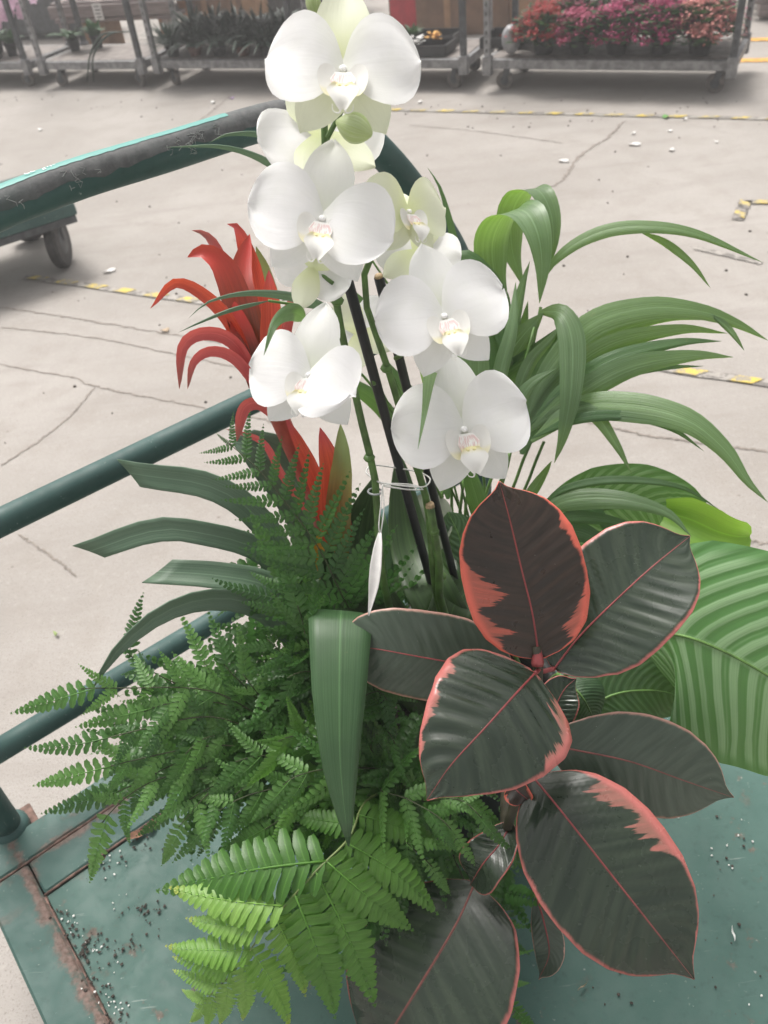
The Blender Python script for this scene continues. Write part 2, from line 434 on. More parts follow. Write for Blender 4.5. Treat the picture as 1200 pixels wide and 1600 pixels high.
for px_path, w in [([(0, 570), (110, 590), (150, 605), (310, 636), (430, 660)], .006), ([(148, 606), (110, 650), (60, 690), (0, 728)], .0055),
                   ([(975, 190), (950, 215), (905, 245), (880, 280), (845, 300)], .014), ([(0, 512), (140, 527), (300, 560), (420, 585)], .005), ([(0, 480), (130, 500), (250, 520), (380, 540)], .007),
                   ([(900, 655), (1010, 680), (1200, 706)], .008), ([(1080, 835), (1200, 850)], .007), ([(640, 196), (740, 205), (880, 224)], .006),
                   ([(360, 150), (300, 195), (200, 225), (110, 262)], .006), ([(30, 835), (80, 870), (120, 900)], .005)]:
    S = spline([tuple(gnd(*q))[:2] for q in px_path], 60)
    strip('crack', [(q[0] + rg.uniform(-.003, .003), q[1] + rg.uniform(-.003, .003)) for q in S], w, .002, CRACKM, ground, .5, rg)
def hazard(px0, px1, w, label, per=.13, wear=.0, base=None):
    a, b = gnd(*px0), gnd(*px1); d = (b - a); L = d.length; d.normalize(); n = Vector((-d.y, d.x, 0))
    th = tag(strip('hazard_tape', [tuple((a + d * (L * i / 30)))[:2] for i in range(31)], w, .004, base or BLKT, None, .06), label, 'floor tape', 'hazard tape stuck on the concrete')
    x = .02
    while x < L - per * .6:
        if rg.random() > wear:
            V = []
            k = w * .5 - .0015
            l = per * .5 * rg.uniform(.82, 1.05)
            V = [a + d * (x + w * .8) + n * k, a + d * (x) - n * k, a + d * (x + l) - n * k, a + d * (x + l + w * .8) + n * k]
            V = [Vector((q.x, q.y, .0065)) for q in V]
            mk('stripe', V, [(0, 1, 2, 3)], YEL, th, None, False)
        x += per
    return th
hazard((40, 433), (1260, 609), .042, 'long worn black and yellow tape crossing the floor behind the plants', .165, .15, WORNT)
hazard((560, 171), (1260, 188), .045, 'far black and yellow tape line just in front of the flower trolley', .17, .12, WORNT)
hazard((1152, 345), (1166, 314), .05, 'short slanting black and yellow tape piece at the right edge', .12)
hazard((1164, 317), (1260, 317), .045, 'black and yellow tape running off the right edge', .17)
hazard((1085, 388), (1190, 412), .03, 'faded tape piece behind the arching palm leaf tip', .2, .3, WORNT)
for a, b, lab in [((120, 98), (420, 86), 'orange painted floor line behind the left trolleys'), ((1120, 96), (1300, 92), 'nearer orange painted floor line right of the flower trolley'), ((1120, 63), (1300, 61), 'farther orange painted floor line right of the flower trolley'), ((660, 72), (800, 66), 'orange painted floor line behind the black tray trolley')]:
    A, B = gnd(*a), gnd(*b)
    tag(strip('painted_line', [tuple(A.lerp(B, i / 12))[:2] for i in range(13)], .09, .004, YLINE, None, .04), lab, 'floor line', 'orange lines painted on the floor')
def scrap(px, py, s, name='paper_scrap', mat=PAPER, label='small white scrap lying on the concrete floor', cat='scrap', group='white scraps on the floor'):
    c = gnd(px, py, .004); a = rg.uniform(0, 6.28); n = 9; V = []
    for i in range(n):
        r = s * rg.uniform(.7, 1.15); q = 2 * math.pi * i / n
        x, y = r * math.cos(q), r * .55 * math.sin(q)
        V.append(c + Vector((x * math.cos(a) - y * math.sin(a), x * math.sin(a) + y * math.cos(a), .006 + .004 * math.sin(2 * q))))
    V.append(c + Vector((0, 0, .001)))
    o = mk(name, V, [(i, (i + 1) % n, n) for i in range(n)], mat, None, c); md = o.modifiers.new('t', 'SOLIDIFY'); md.thickness = .0012
    return tag(o, label, cat, group)
for q in [(991, 226, .035), (1049, 235, .022), (990, 209, .017), (1046, 205, .017), (880, 252, .03), (1119, 222, .014), (656, 160, .025), (333, 160, .028), (63, 203, .026), (171, 424, .028), (1070, 187, .015)]: scrap(*q)
scrap(362, 154, .02, 'petal_scrap', plain('lilac_petal', (.4, .25, .5), .6), 'lilac petal on the floor near the left trolleys', 'petal', None)
scrap(1040, 183, .035, 'green_leaf_scrap', plain('leaf_scrap_green', (.12, .3, .08), .6), 'green leaf scrap lying against the far tape line', 'leaf scrap', None)
scrap(88, 992, .008, 'green_leaf_scrap', plain('leaf_scrap_pale', (.3, .4, .14), .6), 'pale green leaf scrap on the floor left of the fern', 'leaf scrap', None)
scrap(258, 517, .02, 'dry_leaf_scrap', plain('straw', (.5, .38, .26), .7), 'straw coloured leaf scrap beside the left tape line', 'leaf scrap', None)
for i in range(46):   # dark specks of dirt
    pass
mbd = MB()
for i in range(150):
    px, py = rg.uniform(-50, 1250), rg.choice([rg.uniform(150, 200), rg.uniform(150, 700)])
    c = gnd(px, py, .003); s = rg.uniform(.002, .007)
    mbd.lathe(c, [(s, -.002), (s * .8, s * .3), (s * .2, s * .45)], 5)
tag(mbd.build('floor_crumbs', SOILM), kind='stuff'); 

# ------------------------------------------------------------------ the green cart under the plants
def cp(u, v, z): return Vector((CO.x, CO.y, 0)) + CU * u + CV * v + CZ * z
cart = thing('platform_cart', cp(.55, .35, 0), 'green painted steel platform cart with tubular handle carrying the plants', 'cart')
AX = (CU, CV, CZ)
UW, VL = 1.105, 1.0
MB().box(cp(UW / 2, VL / 2, ZD - .004), UW - .004, VL - .004, .006, AX, .001).build('deck_plate', DECKM, cart)
MB().box(cp(-.036, VL / 2 - .033, ZD - .02), .07, VL + .07, .052, AX, .004).build('frame_bar', FRAMEM, cart)
MB().box(cp(UW + .037, VL / 2 - .033, ZD - .02), .07, VL + .07, .052, AX, .004).build('frame_bar', FRAMEM, cart)
MB().box(cp(UW / 2 + .001, -.0355, ZD - .02), UW - .001, .067, .05, AX, .003).build('frame_bar', FRAMEM, cart)
MB().box(cp(UW / 2, -.1025, ZD - .02), UW + .145, .063, .053, AX, .004).build('frame_bar', FRAMEM, cart)
# rusty welds along the seams
rw = random.Random(5)
def weld(name, a, b, r):
    n = 60; pts = [a.lerp(b, i / n) + Vector((0, 0, rw.uniform(-.0006, .0006))) for i in range(n + 1)]
    V, F = tube_geo(pts, [r * rw.uniform(.5, 1.3) for _ in pts], 6); mk(name, V, F, RUSTM, cart, a)
weld('weld_seam', cp(-.0005, .004, ZD + .0005), cp(-.0005, VL, ZD + .0005), .0026)
weld('weld_seam', cp(.0, -.001, ZD + .001), cp(UW, -.001, ZD + .001), .0022)
weld('weld_seam', cp(-.07, -.0695, ZD + .004), cp(UW, -.0695, ZD + .004), .0024)
# handle
VH = -.152
hp = [(0, .262), (0, .5), (0, .72), (.02, .86), (.085, .99), (.18, 1.1), (.29, 1.17), (.42, 1.186), (.56, 1.186), (.7, 1.186), (.78, 1.178), (.846, 1.148), (.904, 1.091), (.955, 1.026), (1.022, .925), (1.06, .84), (1.08, .74), (1.085, .5), (1.085, .262)]
hs_ = [Vector(q) for q in spline([tuple(cp(u, VH, z)) for u, z in hp], 110)]
tube('handle_tube', hs_, .0226, TUBEM, cart, 24)
for z, r in ((.80, .0195), (.423, .0195)):
    tube('handle_rail', [Vector(q) for q in spline([tuple(cp(.012, VH, z)), tuple(cp(1.073, VH, z))], 12)], r, TUBEM, cart, 20)
for u in (0, 1.085):
    MB().lathe(cp(u, VH, ZD - .006), [(.032, 0), (.032, .012), (.028, .018), (.0235, .021)], 20).build('post_collar', TUBEM, cart, smooth=True)
    MB().box(cp(u, VH + .004, ZD - .014), .085, .075, .012, AX, .002).build('post_base_plate', RUSTM, cart)
def shell(name, u0, u1, a0, a1, r, mat, parent, ragged=0, n=70, na=10, rng=random.Random(2)):
    """strip of a cylinder around the straight part of the top rail; angles from straight up towards the camera side"""
    V = []; F = []
    for i in range(n + 1):
        u = u0 + (u1 - u0) * i / n; e1 = a1 + (rng.uniform(-ragged, ragged) if ragged else 0) + ragged * 1.5 * math.sin(u * 31) * math.sin(u * 12.7 + 1)
        # follow the handle's own centre line
        k = min(range(len(hs_)), key=lambda q: abs((hs_[q] - cp(u, VH, 1.18)).dot(CU)) + (9 if hs_[q].z < .85 else 0))
        kk = min(max(k, 1), len(hs_) - 2)
        q0, q1 = hs_[kk - 1], hs_[kk + 1]; T = (q1 - q0).normalized()
        tt = ((cp(u, VH, 0) - q0).dot(CU)) / max(1e-6, (q1 - q0).dot(CU)); c = q0 + (q1 - q0) * tt
        up = (CZ - T * CZ.dot(T)).normalized(); sd_ = CV
        for j in range(na + 1):
            a = math.radians(a0 + (e1 - a0) * j / na)
            V.append(c + up * (r * math.cos(a)) + sd_ * (r * math.sin(a)))
    for i in range(n):
        for j in range(na): F.append((i * (na + 1) + j, i * (na + 1) + j + 1, (i + 1) * (na + 1) + j + 1, (i + 1) * (na + 1) + j))
    o = mk(name, V, F, mat, parent); return o
shell('worn_tape', .12, .86, -60, 76, .0232, TAPEM, cart, 7)
sticker = shell('label_strip', .2, .655, -45, 20, .0237, TURQ, cart, 1.6)
mb = MB()       # broken white lettering, too worn to read
rl = random.Random(9)
def rail_pt(u, a, r):
    return cp(u, VH, 1.1858) + CZ * (r * math.cos(math.radians(a))) + CV * (r * math.sin(math.radians(a)))
u = .385
while u < .535:
    if rl.random() < .8:
        w_ = rl.uniform(.0035, .006)
        for k in range(rl.choice((1, 2, 2, 3))):
            a_ = rl.uniform(-6, 4); h = rl.uniform(5, 12); ww = rl.choice((.0012, .0012, w_))
            x0 = u + rl.uniform(0, w_ - .001); V = [rail_pt(x0, a_, .0241), rail_pt(x0 + ww, a_, .0241), rail_pt(x0 + ww, a_ + (h if ww < .002 else 3.5), .0241), rail_pt(x0, a_ + (h if ww < .002 else 3.5), .0241)]
            mb.add(V, [(0, 1, 2, 3)])
    u += .0072
mb.build('lettering', WHITEP, sticker)
mb = MB()       # torn tape fibres
for (uc, n_) in ((.44, 7), (.585, 9), (.61, 6), (.72, 4), (.36, 4)):
    for i in range(n_):
        a_ = rl.uniform(32, 80); u0 = uc + rl.gauss(0, .016); pts = []
        for k in range(6): pts.append(rail_pt(u0 + rl.gauss(0, .003), a_ + k * rl.uniform(2, 7), .0238))
        V, F = tube_geo(pts, .0003, 4); mb.add(V, F)
tag(mb.build('torn_fibres', RESID, cart), kind='stuff')
def caster(parent, base, yaw, r=.06, w=.03, top=None, wheel=WHEELP, fork=STEELD):
    """swivel caster: base is the point on the floor"""
    top = top if top is not None else r * 2 + .05
    x = Vector((math.cos(yaw), math.sin(yaw), 0)); y = Vector((-x.y, x.x, 0)); z = Vector((0, 0, 1))
    e = part_empty('caster', base, parent)
    c = base + z * (r + .002)
    MB().lathe(c, [(r * .55, -w / 2), (r * .92, -w / 2), (r, -w * .32), (r, w * .32), (r * .92, w / 2), (r * .55, w / 2)], 22, (x, z, y)).build('tyre', wheel, e, smooth=False)
    MB().lathe(c, [(r * .2, -w / 2 - .004), (r * .5, -w / 2 - .001), (r * .57, -w * .3), (r * .57, w * .3), (r * .5, w / 2 + .001), (r * .2, w / 2 + .004)], 16, (x, z, y)).build('hub', fork, e)
    mb = MB()
    for s in (-1, 1):
        a = base + z * (r) + y * (s * (w / 2 + .007)); b = base + z * (top - .008) + y * (s * (w / 2 + .007)) + x * (r * .35)
        d = (b - a); mb.box((a + b) / 2, .035, .004, d.length, (d.normalized().cross(y), y, d.normalized()), .001)
    mb.box(base + z * (top - .006) + x * (r * .3), .09, w + .04, .008, (x, y, z), .001)
    mb.build('fork', fork, e)
    return e
for u_, v_ in ((.06, .0), (UW - .06, .0), (.06, VL - .12), (UW - .06, VL - .12)):
    caster(cart, cp(u_, v_, 0), math.atan2(CU.y, CU.x) + .4, .085, .036, .205)
# dirt lying on the deck
def crumbs(name, spots, n, s0, s1, mat, label, seed, zz=ZD + .0015, cluster=0):
    r_ = random.Random(seed); mb = MB()
    cl = []
    for i in range(n):
        px, py, sp = r_.choice(spots)
        c = gnd(px + r_.gauss(0, sp), py + r_.gauss(0, sp), zz); q = c - cp(0, 0, 0)
        if q.dot(CU) < .004 or q.dot(CV) < .004: c.z += .005
        s = r_.uniform(s0, s1)
        a = r_.uniform(0, 6); ax = (Vector((math.cos(a), math.sin(a), 0)), Vector((-math.sin(a), math.cos(a), 0)) * r_.uniform(.5, 1), CZ * r_.uniform(.5, 1))
        n_ = 6; prof = [(s * .7, -.0004), (s, s * .35), (s * .75, s * .8), (s * .2, s)]
        V = []; F = []
        for (rr, z) in prof:
            for k in range(n_): V.append(c + ax[0] * (rr * math.cos(k * 1.047) * r_.uniform(.7, 1.2)) + ax[1] * (rr * math.sin(k * 1.047) * r_.uniform(.7, 1.2)) + ax[2] * z)
        for a_ in range(3):
            for k in range(n_): F.append((a_ * n_ + k, a_ * n_ + (k + 1) % n_, a_ * n_ + n_ + (k + 1) % n_, a_ * n_ + n_ + k))
        F.append(tuple(range(3 * n_, 4 * n_)))
        mb.add(V, F)
    return tag(mb.build(name, mat), kind='stuff', label=label)
SP = [(140, 1470, 12), (165, 1488, 16), (190, 1478, 10), (215, 1440, 18), (235, 1425, 10), (150, 1530, 12), (170, 1560, 12), (185, 1590, 10), (95, 1430, 7), (110, 1455, 8), (130, 1490, 8), (225, 1310, 22), (155, 1350, 12), (180, 1335, 14), (1085, 1520, 60), (1140, 1340, 50), (1100, 1420, 60), (930, 1540, 60), (1000, 1300, 50)]
crumbs('soil_crumbs', SP[:14], 190, .0008, .0032, SOILM, 'dark soil crumbs spilled along the left edge of the deck', 4)
crumbs('soil_specks', SP[14:], 40, .0008, .0028, SOILM, 'scattered dark specks on the right of the deck', 5)
crumbs('perlite_grains', [(133, 1470, 6), (150, 1483, 6), (172, 1565, 6), (185, 1575, 6), (190, 1430, 20), (170, 1520, 14), (110, 1430, 12), (175, 1345, 16)], 46, .0009, .0024, PERL, 'white perlite grains spilled on the left of the deck', 6)
crumbs('perlite_specks', [(1045, 1268, 10), (1150, 1305, 20), (1130, 1340, 12), (1140, 1420, 40), (1100, 1560, 40), (1000, 1270, 16)], 15, .0009, .0022, PERL, 'white perlite specks on the right of the deck', 8)
for (px, py, ll, a, m_, nm, lab) in [(215, 1305, .035, .5, DRY, 'dry_leaf_scrap', 'brown dry leaf scrap on the deck under the left fern'), (238, 1290, .03, 1.3, DRY, 'dry_leaf_scrap', 'crumpled brown dry leaf beside the deck seam, nearest the fern'), (155, 1348, .025, .6, plain('reddish_scrap', (.35, .12, .09), .7), 'reddish_scrap', 'reddish leaf scrap by the deck seam at left'), (910, 1543, .016, .5, plain('straw_bit', (.6, .5, .38), .7), 'straw', 'short pale straw on the deck below the rubber leaf'), (1145, 1460, .02, 1.4, WHITEP, 'white_drop', 'white splash mark on the deck at right')]:
    c = gnd(px, py, ZD + .004); d = Vector((math.cos(a), math.sin(a), 0)); n_ = Vector((-d.y, d.x, 0)); V = []; F = []
    for i in range(7):
        s = i / 6; w_ = ll * (.22 if 'leaf' in nm else .07) * math.sin(math.pi * (.1 + .85 * s)); z = .003 * math.sin(7 * s)
        V += [c + d * (ll * (s - .5)) + n_ * w_ + CZ * (z + .004), c + d * (ll * (s - .5)) + CZ * (z + .001), c + d * (ll * (s - .5)) - n_ * w_ + CZ * (z + .005)]
    for i in range(6):
        for j in range(2): F.append((3 * i + j, 3 * i + j + 1, 3 * i + 4 + j, 3 * i + 3 + j))
    tag(mk(nm, V, F, m_, None), lab, 'scrap')

# ------------------------------------------------------------------ the other green cart, wheel showing under the handle
oc = gnd(100, 418, 0)
cart2 = thing('parked_cart', oc, 'parked green cart whose corner wheel shows under the top handle rail', 'cart')
ang2 = math.atan2(-.62, 1.0)
x2 = Vector((math.cos(ang2 + math.pi / 2 + .55), math.sin(ang2 + math.pi / 2 + .55), 0)); y2 = Vector((-x2.y, x2.x, 0))
a_, b_ = gnd(-90, 392, .27), gnd(119, 326, .27)
d_ = (b_ - a_).normalized(); n_ = Vector((-d_.y, d_.x, 0))
if n_.y < 0: n_ = -n_
MB().box(b_ - d_ * .45 + n_ * .3 + CZ * .0, .9, .6, .05, (d_, n_, CZ), .004).build('deck', TUBEM, cart2)
MB().box(b_ - d_ * .45 + n_ * .02 - CZ * .04, .88, .04, .03, (d_, n_, CZ), .002).build('frame_bar', STEELD, cart2)
w_ = gnd(104, 416, 0)
caster(cart2, w_, math.atan2(d_.y, d_.x) + 1.0, .118, .05, .255, RUBBER, STEELD)
for k in (.75,):
    caster(cart2, Vector((w_.x, w_.y, 0)) - d_ * k, .4, .1, .045, .225, RUBBER, STEELD)
    caster(cart2, Vector((w_.x, w_.y, 0)) - d_ * k + n_ * .45, .4, .1, .045, .225, RUBBER, STEELD)
caster(cart2, Vector((w_.x, w_.y, 0)) + n_ * .45, .4, .1, .045, .225, RUBBER, STEELD)

# ------------------------------------------------------------------ plant trolleys in the background
def trolley(p0, p1, label, shelf=None, depth=.56, deckz=.19, board=BOARD):
    p0 = Vector((p0[0], p0[1], 0)); p1 = Vector((p1[0], p1[1], 0)); d = (p1 - p0); L = d.length; d.normalize(); n = Vector((-d.y, d.x, 0))
    th = thing('plant_trolley', p0, label, 'trolley', 'steel plant trolleys parked in a row'); ax = (d, n, CZ)
    c = p0 + d * (L / 2) + n * (depth / 2)
    mb = MB()
    mb.box(p0 + d * (L / 2) + n * .015 + CZ * (deckz - .03), L, .03, .055, ax, .003)
    mb.box(p0 + d * (L / 2) + n * (depth - .015) + CZ * (deckz - .03), L, .03, .055, ax, .003)
    mb.box(p0 + d * .015 + n * (depth / 2) + CZ * (deckz - .03), .03, depth - .062, .055, ax, .003)
    mb.box(p0 + d * (L - .015) + n * (depth / 2) + CZ * (deckz - .03), .03, depth - .062, .055, ax, .003)
    mb.build('base_frame', STEEL, th)
    MB().box(c + CZ * (deckz - .006), L - .064, depth - .064, .012, ax).build('deck_board', board, th)
    for i in (0, 1):
        for j in (0, 1):
            q = p0 + d * (.022 + i * (L - .044)) + n * (.0 + j * depth) + CZ * 0
            MB().box(q + CZ * .93, .038, .036, 1.6, ax, .003).build('post', STEEL if (i + j) % 2 == 0 else STEELD, th)
            MB().box(q + CZ * (deckz - .035), .06, .055, .11, ax, .004).build('post_socket', STEEL, th)
            mb = MB()
            for k in range(16):
                for s in (-1, 1): mb.box(q + CZ * (.24 + k * .05) + n * (s * .0185), .012, .002, .02, ax)
            tag(mb.build('slot_row', DARKM, th), kind='stuff')
            caster(th, p0 + d * (.11 + i * (L - .22)) + n * (.07 + j * (depth - .14)), math.atan2(d.y, d.x) + U(-.5, .5), .052, .03, deckz - .055)
    if shelf:
        for z in shelf:
            mb = MB(); mb.box(c + CZ * z, L - .05, depth - .04, .018, ax, .002); mb.box(p0 + d * (L / 2) + n * .03 + CZ * (z - .012), L - .05, .025, .045, ax, .002)
            mb.build('shelf', STEEL, th)
    return th, p0, d, n, L
TR = [trolley((-3.45, 8.02), (-2.32, 7.47), 'leftmost steel trolley with pink orchids, cut by the frame'),
      trolley((-2.22, 7.42), (-1.36, 7.02), 'steel trolley with bare deck in front of the wooden table'),
      trolley((-1.28, 7.0), (-.22, 6.46), 'steel trolley with upper shelf and grassy dark plants', shelf=(.59,)),
      trolley((-.14, 6.42), (.86, 5.92), 'steel trolley behind the top orchid flower with black trays'),
      trolley((.96, 5.86), (2.27, 5.14), 'steel trolley loaded with red and pink flowering pots')]

def m_small(name, c1, c2, trans=.2, rough=.5):
    t = NT(name); n = t.noise(t.obj(), 60, 2); k = t.noise(t.obj(), 300, 1)
    col = t.mix(t.ss(n, .3, .7), c1, c2); col = t.mix(t.ss(k, .45, .65, 0, .6), col, tuple(x * .6 for x in c1))
    return t.done(t.trans(t.prin(col, rough), c2, trans))
FOL = m_small('kalanchoe_leaf', (.03, .07, .022), (.075, .15, .05))
DFOL = m_small('dark_leaf', (.012, .028, .018), (.03, .065, .038))
BLO = {'red': m_small('red_bloom', (.3, .012, .014), (.52, .04, .035)), 'dark': m_small('dark_pink_bloom', (.15, .01, .035), (.32, .025, .08)),
       'magenta': m_small('magenta_bloom', (.3, .01, .09), (.55, .04, .18)), 'salmon': m_small('salmon_bloom', (.6, .18, .17), (.8, .38, .34)),
       'pink': m_small('pale_pink_bloom', (.58, .34, .48), (.78, .58, .7)), 'rose': m_small('rose_bloom', (.36, .03, .1), (.56, .09, .2))}
def blob_leaves(c, rx, rz, n, s, rng, up=.5, asp=.6):
    """many small leaf faces through a dome volume"""
    V = []; F = []
    for i in range(n):
        th, r = rng.uniform(0, 6.283), rng.random() ** .5; z = rng.random()
        k = math.sqrt(max(0, 1 - z * z * .8))
        p = c + Vector((rx * r * k * math.cos(th), rx * r * k * math.sin(th), rz * z))
        out = Vector((math.cos(th), math.sin(th), up * rng.uniform(.2, 1.6))).normalized()
        sd_ = out.cross(CZ).normalized(); l = s * rng.uniform(.7, 1.3); b = len(V); nn = sd_.cross(out)
        V += [p, p + out * l * .5 + sd_ * l * asp * .5, p + out * l - nn * l * .12, p + out * l * .5 - sd_ * l * asp * .5]
        F += [(b, b + 1, b + 2), (b, b + 2, b + 3)]
    return V, F
def pot_geo(c, r, h, n=14): return MB().lathe(c, [(r * .72, 0), (r * .74, .004), (r * .95, h * .9), (r * 1.05, h * .9), (r * 1.05, h), (r * .92, h), (r * .88, h * .82), (r * .02, h * .8)], n)
def flower_pot(c, color, label, r=.065, h=.11, sp=.13, fh=.17, seed=0, clusters=20):
    rng = random.Random(seed); th = thing('flowering_pot_plant', c, label, 'potted plant', 'flowering pots on the right trolley')
    pot_geo(c, r, h).build('pot', BLACKP, th, smooth=True)
    V, F = blob_leaves(c + CZ * (h * .8), sp, fh * .85, 420, .055, rng, .5, .8); mk('foliage', V, F, FOL, th, c)
    V = []; F = []
    for k in range(clusters):
        a, rr = rng.uniform(0, 6.283), rng.random() ** .5; q = c + CZ * (h * .8 + fh * (1.08 - .9 * rr * rr)) + Vector((math.cos(a), math.sin(a), 0)) * (sp * rr * 1.02)
        for i in range(26):
            p = q + Vector((rng.gauss(0, .02), rng.gauss(0, .02), rng.gauss(0, .013))); s = rng.uniform(.007, .0115)
            nrm = (Vector((rng.gauss(0, .6), rng.gauss(0, .6), 1)) + (p - c) * 4).normalized(); x = nrm.orthogonal().normalized(); y = nrm.cross(x); b = len(V); V.append(p - nrm * .002)
            for m in range(4):
                A0 = m * 1.571; d1 = x * math.cos(A0) + y * math.sin(A0); d2 = x * math.cos(A0 + .785) + y * math.sin(A0 + .785); V += [p + d1 * s, p + d2 * s * .55]
            F += [(b, b + 1 + m, b + 1 + (m + 1) % 8) for m in range(8)]
    mk('blossoms', V, F, BLO[color], th, c, False)
    return th
_, p0, d, n, L = TR[4]
pots = [(.27, .13, 'red', 'red flowering pot, nearest to the grey plastic bag', .13), (.43, .36, 'dark', 'dark crimson flowering pot behind the red one', .16), (.50, .13, 'rose', 'low pink flowering pot right of the red one', .12), (.70, .36, 'dark', 'dark pink pot in the back row, middle of the trolley', .19),
        (.72, .12, 'magenta', 'magenta flowering pot drooping over the trolley edge, middle of the front row', .15), (.25, .38, 'red', 'red flowering pot in the back row at the left', .14), (.93, .36, 'magenta', 'tall magenta pot in the back row at the right', .22),
        (.98, .12, 'magenta', 'magenta flowering pot in front beside the right posts', .16), (1.17, .34, 'magenta', 'magenta flowering pot at the back right corner of the trolley', .2), (1.2, .12, 'salmon', 'salmon pink flowering pot at the right end of the trolley', .17)]
for i, (u, v, c, lab, fh) in enumerate(pots):
    flower_pot(p0 + d * (u + .07) + n * v + CZ * .195, c, lab, fh=fh * 1.25, seed=20 + i, sp=.2, r=.072, h=.085, clusters=64)
# grey plastic bag at the left end, a black tray with rubbish
rb = random.Random(3); V = []; F = []
c = p0 + d * .14 + n * .1 + CZ * .196
for i in range(9):
    for j in range(14):
        th_, a = math.pi * i / 8, 2 * math.pi * j / 14; r = .075 * (1 + rb.uniform(-.12, .12))
        V.append(c + Vector((r * .75 * math.sin(th_) * math.cos(a), r * .75 * math.sin(th_) * math.sin(a), .082 - .082 * math.cos(th_) * (1 + rb.uniform(-.05, .05)))))
for i in range(8):
    for j in range(14): F.append((i * 14 + j, i * 14 + (j + 1) % 14, (i + 1) * 14 + (j + 1) % 14, (i + 1) * 14 + j))
tag(mk('plastic_bag', V, F, plain('grey_plastic', (.3, .3, .31), .35, .2, 30, .2), None, c), 'crumpled grey plastic bag left of the red flowers', 'bag')
def tray(c, lx, ly, ax, label):
    th = thing('black_tray', c, label, 'tray'); mb = MB(); mb.box(c + CZ * .006, lx, ly, .008, ax)
    for s in (-1, 1): mb.box(c + ax[1] * (s * ly / 2) + CZ * .035, lx, .008, .06, ax); mb.box(c + ax[0] * (s * lx / 2) + CZ * .035, .008, ly - .01, .06, ax)
    mb.build('tray_shell', BLACKP, th); return th
tray(p0 + d * .02 + n * .38 + CZ * .192, .26, .3, (d, n, CZ), 'black tray of debris at the left end of the flower trolley')
def grass_plant(c, label, seed, mat=DFOL, n=46, l=.2, potm=BLACKP, group='dark plants on the middle trolleys', name='grassy_pot_plant', wide=.010, lean=.7, r=.055, h=.08):
    rng = random.Random(seed); th = thing(name, c, label, 'potted plant', group)
    pot_geo(c, r, h).build('pot', potm, th, smooth=True)
    V = []; F = []
    for i in range(n):
        a = rng.uniform(0, 6.283); o = Vector((math.cos(a), math.sin(a), 0)); sd_ = Vector((-o.y, o.x, 0)); ll = l * rng.uniform(.5, 1.2); le = lean * rng.uniform(.3, 1.3); b = len(V)
        for k in range(6):
            s = k / 5; p = c + CZ * (h * .8) + o * (.02 + ll * le * s ** 1.3) + CZ * (ll * (s - .55 * le * s * s)); w_ = wide * math.sin(math.pi * (.15 + .83 * s))
            V += [p + sd_ * w_ + CZ * w_ * .3, p - sd_ * w_ + CZ * w_ * .3]
        F += [(b + 2 * k, b + 2 * k + 1, b + 2 * k + 3, b + 2 * k + 2) for k in range(5)]
    mk('foliage', V, F, mat, th, c); return th
GFOL = m_small('orchid_leaf_far', (.02, .06, .02), (.05, .12, .04))
_, p0, d, n, L = TR[2]
labs = ['dark grassy pot plant by the left post of the shelf trolley', 'dark spiky pot plant in a brown pot, second on the shelf trolley', 'dark grassy pot plant third along the shelf trolley front', 'dark grassy pot plant fourth along the shelf trolley front', 'dark grassy pot plant last before the top orchid flower']
for i, lab in enumerate(labs):
    grass_plant(p0 + d * (.1 + i * .2) + n * .12 + CZ * .192, lab, 40 + i, n=110, l=.21, lean=1.25, h=.06, potm=TERRA if i % 2 else BLACKP, wide=.012)
for i in range(5):
    grass_plant(p0 + d * (.15 + i * .19) + n * .36 + CZ * .192, 'dark grassy back row pot on the shelf trolley, %s from the left' % ('first', 'second', 'third', 'fourth', 'fifth')[i], 60 + i, n=170, l=.24, lean=1.2, group='back row on the shelf trolley', wide=.011)
_, p0, d, n, L = TR[3]
for i, lab in enumerate(['dark grassy pot plant left of the top orchid flower on its trolley', 'dark pot plant hidden mostly by the top orchid flower']):
    grass_plant(p0 + d * (.1 + i * .22) + n * .14 + CZ * .192, lab, 80 + i, n=200, l=.22, lean=1.2)
grass_plant(p0 + d * .66 + n * .25 + CZ * .192, 'small green pot plant beside the black trays', 90, FOL, 40, .1, wide=.014)
tray(p0 + d * .78 + n * .15 + CZ * .192, .36, .22, (d, n, CZ), 'front black plastic tray right of the top orchid flower'); tray(p0 + d * .74 + n * .42 + CZ * .192, .36, .22, (d, n, CZ), 'rear black plastic tray right of the top orchid flower')
for (u, v, m_, lab) in [(.74, .1, PAPER, 'white crumpled paper on the black trays'), (.82, .2, YLINE, 'orange scrap on the black trays')]:
    c = p0 + d * u + n * v + CZ * .255; V, F = blob_leaves(c, .03, .04, 30, .04, random.Random(int(u * 100)), .5, .9); tag(mk('rubbish_scrap', V, F, m_, None, c), lab, 'rubbish')
